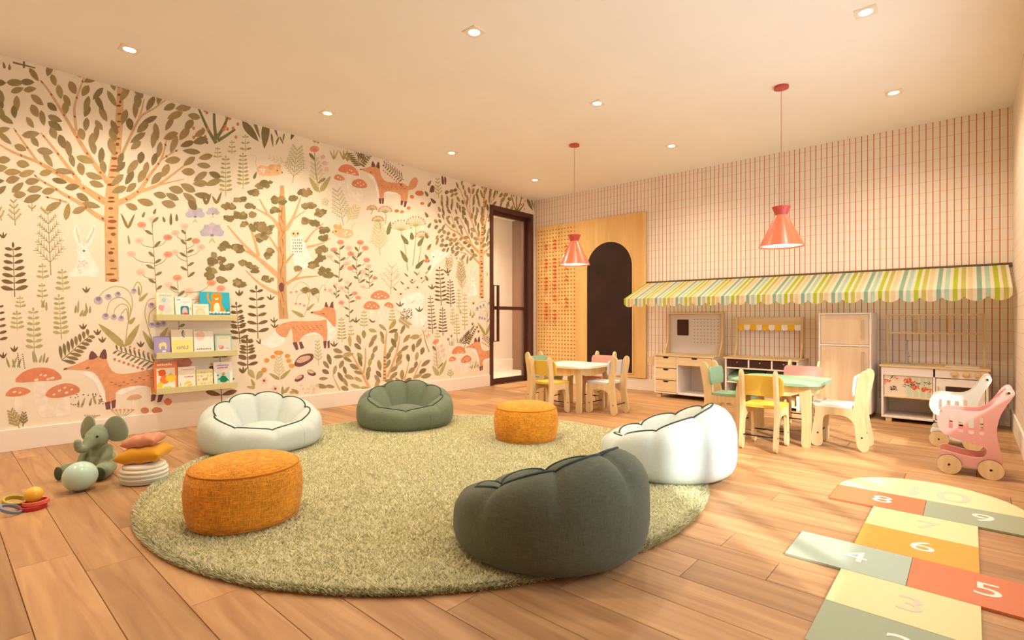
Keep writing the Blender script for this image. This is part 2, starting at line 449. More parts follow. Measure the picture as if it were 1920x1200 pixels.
struct(obj('baseboard_corridor', cbox(CX0, CX0 + .014, CY0, CY1, 0, 0.2), mat('corridor_baseboard', (250, 246, 240), 0.5)))
# ------------------------------------------------------------------ printed mural on the left wall
# artwork is drawn in photograph-crop units and laid flat on the wall at its measured place and size
def to_wall(px, py):
    a = (px - 960.0) / 968.0
    dx_, dy_, dz_ = a * 0.748 - 0.6637, a * 0.6637 + 0.748, (600.0 - py) / 968.0
    t = XL / dx_
    return (dy_ * t, 0.9 + dz_ * t)
def crop(s, ox, oy): return lambda x, y: to_wall(ox + x / s, oy + y / s)
K1, K2, K3, K4, K5 = crop(3.3333, 0, 90), crop(3.3333, 0, 420), crop(3.3333, 380, 180), crop(4.0, 400, 480), crop(2.4, 680, 260)
def hclip(q, ax, lim, keep_less):
    out = []
    for i in range(len(q)):
        p, n = q[i - 1], q[i]
        ip = (p[ax] <= lim) if keep_less else (p[ax] >= lim); iN = (n[ax] <= lim) if keep_less else (n[ax] >= lim)
        if ip != iN:
            t = (lim - p[ax]) / (n[ax] - p[ax]); out.append((p[0] + (n[0] - p[0]) * t, p[1] + (n[1] - p[1]) * t))
        if iN: out.append(n)
    return out
def wclip(q):
    q = hclip(hclip(hclip(hclip(q, 1, ZC - .002, True), 1, 0.15, False), 0, YF + .01, False) if q else q, 0, YB - .002, True)
    if len(q) < 3: return []
    if max(p[0] for p in q) <= DY0: return [q]
    res = [hclip(q, 0, DY0, True)]
    r = hclip(q, 0, DY0, False)
    if r: 
        res.append(hclip(hclip(r, 0, DY1, True), 1, DZ, False) if hclip(r, 0, DY1, True) else [])
        res.append(hclip(r, 0, DY1, False))
    return [p for p in res if len(p) >= 3]
PLAYER = [0]
def put(P, name, shifts=((0, 0),)):
    for sh in shifts:
        P.base = 4e-4 + 1.2e-4 * (PLAYER[0] % 7); PLAYER[0] += 1
        P.build(name, wall_left, lambda y, z, o: (XL + o, y, z), M_print, wclip, sh)
SA = (4.003, 0.0)                     # sideways repeat of the paper
SB = (-2.43, -1.98)                   # drop repeat
SAB = (SA[0] + SB[0], SB[1])

OL = rgb(164, 142, 100); OLD = rgb(142, 124, 86); OLL = rgb(182, 164, 108); DK = rgb(126, 102, 70); LG = rgb(186, 176, 118)
BARK = rgb(220, 178, 130); BARKD = rgb(158, 96, 62); FOX = rgb(230, 164, 120); FOXD = rgb(130, 86, 84); WHT = rgb(252, 244, 232); PINK = rgb(246, 206, 184); CORAL = rgb(234, 162, 132); RED = rgb(220, 132, 106)
PUR = rgb(200, 188, 202); PURD = rgb(156, 138, 162); PEACH = rgb(240, 196, 150); GRN = rgb(130, 128, 84)

def inside(p, poly):
    x, y = p; c = False
    for i in range(len(poly)):
        (x1, y1), (x2, y2) = poly[i - 1], poly[i]
        if (y1 > y) != (y2 > y) and x < (x2 - x1) * (y - y1) / (y2 - y1) + x1: c = not c
    return c
def pack(poly, dmin, rnd, avoid=(), tries=6000, da=0):
    xs = [p[0] for p in poly]; ys = [p[1] for p in poly]; out = []
    for _ in range(tries):
        p = (rnd.uniform(min(xs), max(xs)), rnd.uniform(min(ys), max(ys)))
        if not inside(p, poly): continue
        if any(abs(p[0] - q[0]) < dmin * 1.25 and abs(p[1] - q[1]) < dmin * .72 for q in out): continue
        if any(math.hypot(p[0] - q[0], p[1] - q[1]) < da for q in avoid): continue
        out.append(p)
    return out
def leafy(P, crown, branches, dmin, L, W, rnd, cols, center, da):
    pts = []
    for b, w0, w1 in branches: pts += spline(b, 5, closed=False)
    for p in pack(crown, dmin, rnd, pts, da=da):
        # follow the closest limb, fanning outward
        best = min(pts, key=lambda q: (q[0] - p[0]) ** 2 + (q[1] - p[1]) ** 2); i = pts.index(best)
        q = pts[max(i - 1, 0)]; r = pts[min(i + 1, len(pts) - 1)]
        a = math.atan2(r[1] - q[1], r[0] - q[0]); side = math.atan2(p[1] - best[1], p[0] - best[0])
        out = math.atan2(p[1] - center[1], p[0] - center[0])
        v = (math.cos(a) * .5 + math.cos(side) * .55 + math.cos(out) * .75, math.sin(a) * .5 + math.sin(side) * .55 + math.sin(out) * .75)
        an = math.atan2(v[1], v[0]) + rnd.uniform(-.2, .2); l = L * rnd.uniform(.75, 1.15)
        P.leaf(p[0] - math.cos(an) * l / 2, p[1] - math.sin(an) * l / 2, an, l, W * rnd.uniform(.8, 1.15), vary(rnd.choice(cols), .1), fat=1.15)
def fern(P, b, t, n, L, col, w=6, lw=None, upt=0.25):
    P.stroke([b, t], w, w * .5, col); a = math.atan2(t[1] - b[1], t[0] - b[0]); lw = lw or L * .3
    for i in range(n):
        k = 0.14 + 0.82 * i / max(1, n - 1); x, y = b[0] + (t[0] - b[0]) * k, b[1] + (t[1] - b[1]) * k; l = L * (1 - .45 * k)
        for s in (-1, 1): P.leaf(x, y, a + s * (PI / 2 - upt), l, lw * (1 - .3 * k), vary(col), fat=1.3)
    P.leaf(t[0], t[1], a, L * .4, lw * .6, col, fat=1.0)
def twig(P, b, t, n, L, col, w=4, sub=True):
    P.stroke([b, t], w, w * .4, col); a = math.atan2(t[1] - b[1], t[0] - b[0])
    for i in range(n):
        k = 0.2 + 0.75 * i / max(1, n - 1); x, y = b[0] + (t[0] - b[0]) * k, b[1] + (t[1] - b[1]) * k; l = L * (1 - .6 * k)
        for s in (-1, 1):
            an = a + s * 0.75; ex, ey = x + math.cos(an) * l, y + math.sin(an) * l
            P.stroke([(x, y), (ex, ey)], w * .75, w * .4, col)
            if sub:
                for j in range(1, 5):
                    for s2 in (-1, 1):
                        px_, py_ = x + (ex - x) * j / 5, y + (ey - y) * j / 5
                        P.stroke([(px_, py_), (px_ + math.cos(an + s2 * .7) * l * .24, py_ + math.sin(an + s2 * .7) * l * .24)], w * .6, w * .35, col)
def blossom(P, x, y, r, col=None):
    c = vary(col or random.choice((PINK, PINK, CORAL)), .08); P.ell(x, y, r, r * .68, c); P.ell(x, y + r * .1, r * .55, r * .3, (c[0], c[1] * .82, c[2] * .78, 1))
def posy(P, stem, flowers, r, leaves=6, w=4, col=GRN):
    P.stroke(stem, w, w * .6, col); q = spline(stem, 6, closed=False)
    for fx, fy in flowers:
        b = min((p for p in q if p[1] > fy + r), key=lambda p: (p[0] - fx) ** 2 + (p[1] - fy - r * 2.2) ** 2, default=q[0])
        P.stroke([b, ((b[0] + fx) / 2 + (fx - b[0]) * .18, (b[1] + fy) / 2 + abs(fx - b[0]) * .1), (fx, fy)], w * .7, w * .5, col); blossom(P, fx, fy, r)
    for i in range(leaves):
        p = q[int((i + .5) / leaves * (len(q) - 1))]; s = -1 if i % 2 else 1
        P.leaf(p[0], p[1], -PI / 2 + s * random.uniform(.6, 1.2), r * random.uniform(1.5, 2.2), r * .65, vary(OLD), fat=1.2)

# the big birch (its right-hand repeat stands beside the door)
P = Paint(K1); R1 = random.Random(5)
tr = [(700, 1460, 86), (696, 1200, 82), (697, 1000, 88), (705, 850, 78), (732, 600, 56), (748, 400, 46), (750, 200, 34), (752, 60, 26)]
br = [([(690, 1085), (610, 1050), (500, 970), (400, 915), (330, 870), (260, 830), (210, 790)], 34, 8), ([(420, 965), (350, 945), (280, 930)], 14, 7),
      ([(665, 965), (590, 920), (480, 850), (300, 750), (230, 710), (80, 650), (-60, 570)], 46, 8), ([(230, 705), (140, 580), (85, 500)], 18, 7), ([(500, 845), (430, 750), (330, 620), (255, 530)], 30, 8),
      ([(675, 840), (600, 740), (520, 620), (460, 520), (370, 370), (300, 260), (250, 200)], 34, 9), ([(478, 520), (465, 380), (490, 280), (525, 185)], 20, 8),
      ([(735, 970), (820, 930), (880, 880), (940, 790), (1010, 690), (1040, 575)], 38, 8), ([(1005, 700), (1060, 665), (1115, 635)], 12, 6), ([(860, 900), (980, 860), (1080, 790), (1160, 728)], 26, 8), ([(1000, 855), (1080, 835), (1150, 820)], 10, 6),
      ([(765, 660), (820, 540), (880, 430), (960, 380), (1035, 325)], 20, 7), ([(870, 440), (890, 370), (900, 320)], 14, 6)]
for b, w0, w1 in br: P.stroke(b, w0, w1, vary(BARK, .05))
up = [(x - w / 2, y) for x, y, w in tr]; dn = [(x + w / 2, y) for x, y, w in tr]
P.add(spline(up, 3, False) + spline(dn, 3, False)[::-1], BARK)
for k in range(34):
    yy = 1450 - k * 40 + R1.uniform(-10, 10); i = max(j for j in range(len(tr)) if tr[j][1] >= yy or j == 0); xc, w = tr[i][0], tr[i][2]
    if i + 1 < len(tr):
        f = (tr[i][1] - yy) / (tr[i][1] - tr[i + 1][1]); xc += (tr[i + 1][0] - xc) * f; w += (tr[i + 1][2] - w) * f
    rx = w * R1.uniform(.16, .34); P.ell(xc + R1.uniform(-.14, .14) * w, yy, rx, R1.uniform(4, 11), vary(BARKD, .15))
for b, w0, w1 in br[:9]:
    for p in spline(b, 3, False)[2::3]: P.ell(p[0], p[1], 9, 5, vary(BARKD, .1), rot=.9)
crown = [(-260, 560), (-160, 300), (0, 190), (100, 170), (280, 130), (450, 60), (760, 60), (1000, 150), (1130, 330), (1230, 440), (1260, 560), (1350, 720), (1345, 860), (1250, 975), (1000, 1010), (800, 995), (765, 900), (680, 850), (600, 900), (545, 960), (600, 1000), (480, 1050), (370, 1030), (200, 950), (-100, 880), (-240, 760)]
leafy(P, crown, br + [([(x, y) for x, y, w in tr[2:]], 1, 1)], 60, 104, 44, R1, (OL, OL, rgb(170, 146, 98), OLD), (700, 900), 30)
put(P, 'painted_birch', ((0, 0), SA))

# the oak in the middle
P = Paint(K3); R2 = random.Random(9)
ob = [([(478, 825), (430, 760), (325, 700)], 26, 8), ([(405, 735), (380, 690), (355, 645)], 14, 7), ([(518, 840), (560, 770), (590, 700), (612, 630)], 26, 8), ([(552, 780), (600, 745), (645, 715)], 14, 6),
      ([(478, 1130), (400, 1060), (330, 1000), (240, 910), (155, 810)], 34, 8), ([(330, 1005), (260, 965), (165, 945)], 16, 6), ([(350, 1000), (310, 860), (265, 765)], 20, 7), ([(472, 965), (430, 900), (395, 845)], 16, 6),
      ([(480, 1240), (400, 1200), (330, 1150), (270, 1090)], 24, 6), ([(522, 1175), (590, 1140), (720, 1125)], 24, 6), ([(560, 1150), (600, 1115), (620, 1085)], 14, 6), ([(518, 1045), (545, 1010), (568, 985)], 16, 10),
      ([(640, 915), (690, 850), (755, 795)], 16, 6), ([(650, 945), (730, 925), (800, 888)], 16, 6)]
for b, w0, w1 in ob: P.stroke(b, w0, w1, vary(BARK, .05))
P.add([(484, 560), (508, 560), (520, 800), (520, 1000), (522, 1160), (527, 1300), (535, 1392), (478, 1392), (472, 1300), (466, 1160), (468, 1000), (470, 800)], rgb(212, 166, 116))
for k in range(14): P.stroke([(480 + R2.uniform(0, 34), 700 + k * 48), (482 + R2.uniform(0, 34), 760 + k * 48)], 4, 2, vary(BARKD, .1))
P.ell(492, 1195, 17, 30, FOXD)
for cx, cy, rr, n in [(385, 560, 55, 9), (320, 605, 22, 3), (230, 640, 30, 4), (160, 690, 26, 3), (235, 745, 36, 5), (160, 760, 24, 3), (475, 660, 42, 6), (450, 720, 26, 4), (640, 605, 45, 7), (655, 690, 28, 4), (560, 640, 18, 2), (345, 815, 50, 8), (400, 830, 46, 8), (370, 885, 26, 4), (145, 940, 36, 5), (225, 950, 34, 5), (80, 1020, 55, 9), (150, 1060, 34, 6), (50, 1085, 26, 3), (270, 1050, 30, 4), (315, 1080, 24, 3), (410, 985, 40, 7), (410, 1145, 30, 5), (730, 725, 32, 5), (770, 835, 34, 5), (690, 800, 30, 4), (640, 785, 26, 3), (755, 890, 26, 4), (750, 960, 34, 5), (740, 1010, 24, 3), (690, 1055, 26, 3), (755, 1095, 26, 4), (790, 1120, 18, 2), (120, 1150, 26, 4), (220, 1172, 34, 5), (40, 1125, 24, 3), (300, 690, 22, 3), (250, 800, 16, 2), (590, 1075, 10, 1), (640, 1210, 12, 1), (700, 1220, 14, 2), (315, 740, 14, 1)]:
    for _ in range(n + 2):
        a, d = R2.uniform(0, 6.28), rr * math.sqrt(R2.random()) * .95; P.blob(cx + d * math.cos(a), cy + d * .62 * math.sin(a), R2.uniform(14, 25), vary(R2.choice((OL, OLD, rgb(140, 128, 84))), .10))
put(P, 'painted_oak', ((0, 0),))
# owl on the oak
P = Paint(K3)
P.poly([(550, 870), (580, 838), (612, 862), (640, 930), (675, 1010), (672, 1060), (620, 1085), (575, 1050), (552, 960)], WHT); P.ell(580, 862, 30, 25, rgb(244, 214, 170))
for e in (568, 594): P.ell(e, 860, 6, 7, DK)
P.poly([(578, 868), (584, 868), (581, 878)], OLL, 1)
for i in range(26): P.ell(565 + (i % 5) * 13 + random.uniform(-3, 3), 900 + (i // 5) * 18, 3, 5, DK)
put(P, 'painted_owl')

# fox with its mushrooms (three repeats)
P = Paint(K3)
P.poly([(1050, 490), (1075, 520), (1092, 570), (1112, 640), (1098, 640), (1085, 590), (1065, 530), (1030, 492)], WHT); P.poly([(1130, 600), (1180, 590), (1235, 615), (1200, 610), (1150, 625)], WHT)
P.poly([(985, 458), (1010, 452), (1040, 444), (1062, 436), (1100, 440), (1108, 470), (1122, 512), (1150, 535), (1200, 542), (1252, 545), (1282, 568), (1292, 545), (1310, 518), (1330, 508), (1347, 530), (1332, 570), (1303, 586), (1284, 592), (1281, 640), (1266, 662), (1240, 655), (1236, 622), (1202, 602), (1152, 597), (1132, 612), (1131, 642), (1106, 648), (1101, 592), (1091, 552), (1072, 505), (1050, 487), (1005, 468)], FOX)
for e in ([(1054, 442), (1058, 412), (1066, 410), (1080, 440)], [(1084, 442), (1094, 414), (1103, 416), (1106, 455)]): P.poly(e, FOXD)
for e in ([(1100, 640), (1116, 640), (1117, 674), (1104, 672)], [(1119, 640), (1133, 638), (1131, 672), (1121, 674)], [(1238, 654), (1254, 656), (1249, 682), (1237, 684)], [(1260, 660), (1279, 656), (1268, 694), (1256, 694)]): P.poly(e, FOXD, 1)
P.ell(987, 459, 6, 4, DK); P.ell(1050, 476, 6, 3, DK)
for i in range(14): P.ell(1120 + i * 12, 560 + (i * 37 % 25), 5, 1.8, rgb(186, 96, 60), rot=.3)
put(P, 'painted_fox', ((0, 0), SB, SAB, (2.43 - 4.003 + 4.0, 1.98), (2.43 + 4.003 - 4.0 + 1.6, 3.9)))
def toadstools(P, caps, dots, stems):
    for s_ in stems: P.poly(s_, rgb(248, 234, 214))
    for c in caps: P.poly(c, vary(rgb(226, 146, 110), .05), 3)
    for x, y, r in dots: P.ell(x, y, r, r * .85, rgb(250, 224, 196))
P = Paint(K3)
toadstools(P, [[(848, 468), (868, 434), (910, 428), (955, 452), (976, 498), (920, 488)], [(820, 515), (838, 490), (868, 497), (890, 522), (858, 530)], [(930, 548), (950, 524), (990, 520), (1022, 545), (1025, 572), (980, 576), (945, 566)]],
           [(905, 478, 6), (930, 468, 5), (950, 485, 6), (918, 462, 4), (938, 486, 5), (845, 508, 5), (860, 516, 4), (970, 545, 5), (990, 560, 5), (1005, 552, 4), (955, 556, 4), (985, 538, 4)],
           [[(900, 488), (925, 488), (940, 590), (970, 640), (920, 640), (900, 560)], [(970, 574), (995, 574), (1000, 650), (960, 650)], [(848, 528), (862, 528), (868, 590), (845, 590)]])
put(P, 'painted_toadstools', ((0, 0), SB, SAB))
P = Paint(K4)
toadstools(P, [[(1180, 312), (1200, 275), (1250, 257), (1300, 275), (1322, 312), (1250, 328)], [(1125, 388), (1150, 345), (1200, 340), (1242, 368), (1242, 396), (1180, 402)], [(1280, 368), (1310, 344), (1348, 365), (1345, 392), (1300, 380)]],
           [(1215, 305, 7), (1240, 310, 8), (1265, 298, 7), (1290, 308, 7), (1235, 288, 6), (1160, 378, 7), (1185, 388, 7), (1205, 372, 6), (1225, 385, 6), (1175, 362, 5), (1310, 372, 5), (1330, 378, 5)],
           [[(1235, 326), (1275, 326), (1280, 420), (1320, 500), (1210, 500), (1240, 410)], [(1175, 400), (1200, 400), (1215, 480), (1180, 480)], [(1308, 382), (1325, 384), (1318, 440), (1300, 440)]])
put(P, 'painted_toadstools')

# the fox standing tail to the left under the oak
P = Paint(K4)
P.poly([(470, 552), (500, 600), (545, 612), (520, 660), (440, 692), (370, 672), (358, 640), (430, 600)], WHT); P.poly([(850, 468), (895, 520), (918, 545), (915, 605), (872, 640), (855, 600), (848, 520)], WHT); P.poly([(665, 605), (700, 582), (770, 568), (822, 600), (790, 590), (720, 595)], WHT)
P.poly([(742, 430), (800, 446), (850, 470), (892, 520), (916, 528), (919, 445), (906, 392), (866, 378), (826, 388), (804, 408), (745, 416)], rgb(228, 160, 116))
P.poly([(848, 478), (800, 485), (700, 489), (600, 489), (540, 500), (500, 515), (464, 550), (490, 592), (540, 612), (562, 580), (582, 540), (596, 590), (600, 648), (642, 642), (662, 610), (702, 585), (762, 572), (818, 602), (828, 642), (850, 636), (856, 560), (850, 510)], FOX)
for e in ([(832, 382), (842, 345), (850, 346), (862, 382)], [(870, 384), (886, 346), (898, 340), (902, 392)], [(594, 650), (626, 644), (640, 700), (620, 708)], [(640, 646), (662, 642), (682, 690), (655, 698)], [(824, 640), (850, 634), (845, 692), (830, 692)], [(854, 640), (872, 634), (872, 690), (858, 692)]): P.poly(e, FOXD, 1)
P.ell(738, 424, 9, 7, DK); P.ell(826, 434, 11, 4, DK, rot=.2)
for i in range(20): P.ell(580 + i * 12, 515 + (i * 53 % 40), 7, 2.2, rgb(190, 100, 62), rot=.4)
put(P, 'painted_fox', ((0, 0),))

# shrub at the bottom
P = Paint(K4); R3 = random.Random(21)
sb = [([(1285, 940), (1285, 750), (1300, 560)], 30, 8), ([(1170, 990), (1090, 830), (1035, 730)], 26, 8), ([(1125, 880), (1140, 790), (1140, 690)], 18, 8), ([(1305, 910), (1370, 740), (1400, 600)], 22, 8), ([(1430, 930), (1450, 870), (1465, 800)], 14, 6), ([(950, 1010), (920, 950), (895, 890)], 12, 6), ([(1500, 920), (1530, 850), (1560, 780)], 12, 6)]
for b, w0, w1 in sb: P.stroke(b, w0, w1, vary(BARK, .05))
for k in range(7): P.ell(1285, 760 + k * 26, 10, 5, vary(BARKD))
leafy(P, [(770, 940), (820, 850), (890, 740), (960, 690), (1080, 590), (1200, 525), (1300, 500), (1420, 535), (1500, 590), (1560, 670), (1605, 800), (1625, 910), (1500, 930), (1300, 960), (1150, 990), (850, 1015)], sb, 50, 80, 32, R3, (OL, OLL, OL, OLD), (1260, 1050), 20)
put(P, 'painted_shrub', ((0, 0),))

# ferns
for K, items in ((K2, [((92, 455), (82, 150), 7, 96, DK), ((215, 810), (208, 545), 7, 62, LG), ((385, 720), (368, 460), 8, 58, LG), ((265, 465), (262, 385), 3, 42, LG), ((395, 425), (388, 300), 4, 54, LG), ((268, 345), (265, 265), 3, 46, LG), ((108, 665), (105, 560), 4, 52, LG), ((128, 525), (125, 465), 3, 40, LG), ((1500, 750), (1478, 510), 6, 66, DK), ((1548, 905), (1545, 735), 4, 74, DK), ((1385, 1110), (1375, 820), 4, 110, DK), ((-10, 760), (-12, 510), 6, 66, DK)]),
               (K1, [((1410, 925), (1410, 690), 8, 48, LG), ((1520, 880), (1518, 670), 8, 46, LG), ((1360, 690), (1360, 630), 3, 30, LG), ((1450, 660), (1450, 590), 3, 32, LG), ((1535, 648), (1533, 555), 3, 40, LG)]),
               (K4, [((335, 620), (322, 255), 6, 96, DK), ((200, 660), (172, 370), 7, 72, DK), ((260, 850), (250, 630), 5, 84, DK), ((965, 645), (960, 475), 7, 42, LG), ((1130, 540), (1130, 420), 5, 36, LG), ((1340, 495), (1340, 410), 4, 32, LG), ((1035, 600), (1030, 530), 3, 30, LG), ((1645, 582), (1628, 312), 9, 40, DK), ((1722, 596), (1718, 400), 8, 42, DK), ((1710, 372), (1696, 100), 8, 56, DK), ((1782, 382), (1776, 190), 8, 42, DK), ((1886, 555), (1886, 285), 9, 28, LG), ((1826, 605), (1826, 440), 7, 28, LG), ((1796, 520), (1794, 400), 5, 26, LG), ((1842, 400), (1842, 255), 6, 24, LG), ((1680, 615), (1680, 560), 3, 26, LG)])):
    for b, t, n, L, c in items:
        P = Paint(K); fern(P, b, t, n, L, c, w=6 if c is DK else 5, lw=L * (.30 if c is DK else .36)); put(P, 'painted_fern')
P = Paint(K2)
for i in range(8):
    k = i / 7; x, y = 385 + 165 * k, 850 - 150 * k
    for s in (-1, 1): P.leaf(x, y, -.74 + s * .95, 92 - 46 * k, 22, vary(OLD), fat=1.4)
P.stroke([(385, 852), (560, 700)], 5, 3, OLD); put(P, 'painted_fern', ((0, 0), SA, (2.43, 1.98)))
P = Paint(K2)
for i in range(9):
    k = i / 8; x, y = 965 - 230 * k, 870 - 80 * k
    for s in (-1, 1): P.leaf(x, y, PI + .33 + s * .95, 62 - 24 * k, 13, vary(OLD), fat=1.2)
    P.ell(x - 18, y + 56, 9, 9, RED); P.ell(x - 10, y - 52, 7, 7, RED)
P.stroke([(985, 876), (735, 790)], 7, 4, OLD); put(P, 'painted_berry_sprig', ((0, 0), SA, (2.43, 1.98)))

# bare pine twigs and soft herbs
for K, items in ((K1, [((318, 1420), (298, 1020), 6, 150, OLL), ((95, 1110), (85, 960), 4, 70, OLL), ((10, 1080), (-20, 990), 3, 60, OLL), ((200, 1020), (200, 965), 2, 40, OLL)]), (K3, [((562, 545), (590, 330), 7, 110, LG), ((520, 420), (420, 385), 4, 40, rgb(222, 210, 160)), ((880, 810), (840, 590), 7, 96, LG), ((1108, 995), (1098, 800), 7, 90, rgb(206, 196, 130)), ((900, 790), (960, 700), 5, 70, rgb(210, 198, 140)), ((780, 690), (760, 650), 3, 40, rgb(210, 198, 140)), ((1475, 640), (1468, 520), 5, 40, LG)]), (K4, [((1860, 228), (1854, 50), 7, 66, OLL), ((1768, 120), (1760, 20), 5, 40, OLL), ((790, 820), (780, 640), 6, 50, LG), ((495, 930), (490, 760), 6, 70, rgb(208, 196, 140)), ((1780, 915), (1775, 860), 3, 40, LG)])):
    for b, t, n, L, c in items:
        P = Paint(K); twig(P, b, t, n, L, c, w=7 if K is K1 else 4.5); put(P, 'painted_twig', ((0, 0), SA) if K is K1 else ((0, 0),))

# flower stems
P = Paint(K2); posy(P, [(978, 425), (968, 300), (962, 180), (948, -30)], [(955, -30), (885, 5), (870, 104), (1048, 84), (820, 186), (1050, 190), (880, 300)], 28, 9); put(P, 'painted_flowers')
P = Paint(K2); posy(P, [(1175, 332), (1166, 180), (1160, 50)], [(1155, 14), (1096, 56), (1095, 176), (1256, 145), (1224, 106)], 26, 8); put(P, 'painted_flowers')
P = Paint(K2); posy(P, [(1118, 660), (1115, 520), (1112, 400)], [(1108, 336), (1050, 380), (1180, 420), (1320, 368), (1380, 402), (1242, 466)], 28, 6); put(P, 'painted_flowers')
P = Paint(K3); posy(P, [(850, 1165), (856, 1050), (856, 950)], [(862, 914), (926, 986), (820, 962), (795, 1002), (900, 1048)], 22, 7); put(P, 'painted_flowers')
P = Paint(K3); posy(P, [(978, 1168), (960, 1070), (975, 960)], [(985, 915), (1025, 1025), (912, 950), (1016, 950), (925, 1076), (1000, 1100)], 22, 8); put(P, 'painted_flowers')
P = Paint(K4); posy(P, [(1020, 498), (1018, 350), (1012, 220)], [(1005, 196), (962, 240), (960, 350), (1060, 280), (1086, 312)], 22, 9); put(P, 'painted_flowers')
P = Paint(K4); posy(P, [(920, 318), (922, 280), (922, 235)], [(915, 216), (876, 256)], 20, 4); put(P, 'painted_flowers')
P = Paint(K4); posy(P, [(1172, 240), (1168, 160), (1165, 100)], [(1165, 75), (1125, 120), (1212, 165), (1122, 230)], 20, 6); put(P, 'painted_flowers')
P = Paint(K3); posy(P, [(730, 605), (705, 470), (700, 350)], [(698, 332)], 30, 2); twig(P, (725, 600), (702, 400), 6, 80, rgb(200, 186, 130), 4); P.leaf(720, 600, -2.1, 110, 30, LG); P.leaf(735, 600, -1.0, 120, 34, LG)
for x, y in ((750, 380), (765, 420), (772, 460)): P.blob(x, y, 17, vary(PINK))
put(P, 'painted_flowers', ((0, 0), SAB))
for (bx_, by_, tx, ty) in ((1330, 285, 1340, 80), (1450, 500, 1440, 360)):
    P = Paint(K4); twig(P, (bx_, by_), (tx, ty), 4, 120, OLL, 5, False)
    for i in range(44): a, d = random.uniform(-2.9, -.2), random.uniform(40, 150); P.ell(tx + d * math.cos(a) * .7, (by_ + ty) / 2 + d * math.sin(a) * .9 + 20, 5, 5, vary(PINK))
    put(P, 'painted_flowers')
P = Paint(K3)
for (x, y, bx_, by_, r) in ((1240, 815, 1280, 1092, 62), (1332, 790, 1312, 1062, 58), (1370, 870, 1340, 1080, 40), (1140, 712, 1140, 800, 40), (1058, 700, 1050, 740, 30), (1095, 770, 1110, 830, 34)):
    P.stroke([(bx_, by_), ((x + bx_) / 2 + 6, (y + by_) / 2), (x, y + r * .45)], 6, 4, LG)
    for i in range(11):
        a = -PI + i / 10 * PI; ex, ey = x + r * math.cos(a), y + r * .75 * math.sin(a) + 8; P.stroke([(x, y + r * .45), (ex, ey)], 4, 2.5, LG); P.ell(ex, ey, 5, 5, CORAL if i % 2 else RED)
for x, y, a, l in ((1285, 930, -2.2, 80), (1280, 1040, -2.1, 90), (1155, 870, -1.35, 90), (1345, 940, -1.0, 70), (1330, 1080, -.8, 80), (1310, 900, -1.7, 50)): P.leaf(x, y, a, l, 26, vary(GRN))
put(P, 'painted_umbels')
P = Paint(K1)
for x, y, r in ((1220, 1040, 62), (1330, 1028, 42), (1325, 1152, 76)):
    for i in range(5): a = -PI + .25 + i * .66; P.leaf(x, y + r * .2, a, r * 1.05, r * .62, vary(PUR, .06), fat=1.7)
    P.ell(x, y + r * .24, r * .16, r * .12, PURD); P.poly([(x - r * .3, y + r * .95), (x - r * .1, y + r * .5), (x + r * .1, y + r * .5), (x + r * .3, y + r * .95), (x, y + r * .7)], rgb(206, 206, 150))
put(P, 'painted_flowers')
P = Paint(K2)
for pts in ([(780, 770), (800, 620), (828, 500), (800, 415), (720, 390), (650, 420), (615, 460)], [(800, 620), (815, 520), (760, 460), (690, 480), (665, 560)], [(800, 600), (800, 520), (760, 500), (720, 530), (712, 565)], [(800, 580), (790, 530), (760, 560), (755, 580)], [(870, 480), (885, 400), (860, 362), (835, 400)]): P.stroke(pts, 6, 4, rgb(190, 176, 116))
for x, y, r in ((614, 478, 32), (676, 456, 24), (736, 440, 22), (660, 578, 26), (711, 582, 22), (756, 590, 22), (836, 420, 22)):
    P.ell(x, y, r * .9, r * .8, PUR); P.ell(x + 2, y - r * .3, r * .5, r * .45, PURD)
P.leaf(782, 770, -2.42, 225, 44, OLL); P.leaf(786, 765, -1.02, 165, 42, OLL); P.leaf(805, 625, -.8, 60, 24, OLL); P.leaf(870, 485, -.8, 80, 20, OLL)
put(P, 'painted_bluebells', ((0, 0), SA))
P = Paint(K2)
for pts in ([(965, 790), (930, 660), (905, 560), (925, 480), (965, 465)], [(930, 640), (935, 560), (985, 520), (1010, 560), (1018, 600)]): P.stroke(pts, 6, 4, rgb(190, 176, 116))
for x, y in ((945, 508), (948, 632), (985, 630), (1020, 624)): P.ell(x, y, 20, 18, PUR); P.ell(x + 2, y - 6, 11, 9, PURD)
P.leaf(968, 792, -2.12, 150, 36, OLL); P.leaf(1000, 720, -.98, 90, 30, OLL); put(P, 'painted_bluebells')
P = Paint(K4)
for pts in ([(680, 455), (720, 330), (715, 230), (650, 195), (590, 250)], [(715, 330), (700, 280), (640, 290), (620, 350)], [(785, 350), (800, 250), (830, 215), (842, 250)], [(790, 340), (770, 300), (752, 300)]): P.stroke(pts, 5, 3, rgb(196, 184, 120))
for x, y in ((582, 275), (622, 270), (660, 258), (620, 360), (650, 362), (682, 375), (838, 255)): P.ell(x, y, 13, 11, rgb(240, 200, 178)); P.ell(x, y - 4, 7, 5, RED)
P.leaf(680, 458, -2.65, 110, 28, OLL); P.leaf(700, 410, -.75, 80, 22, OLL); put(P, 'painted_flowers')

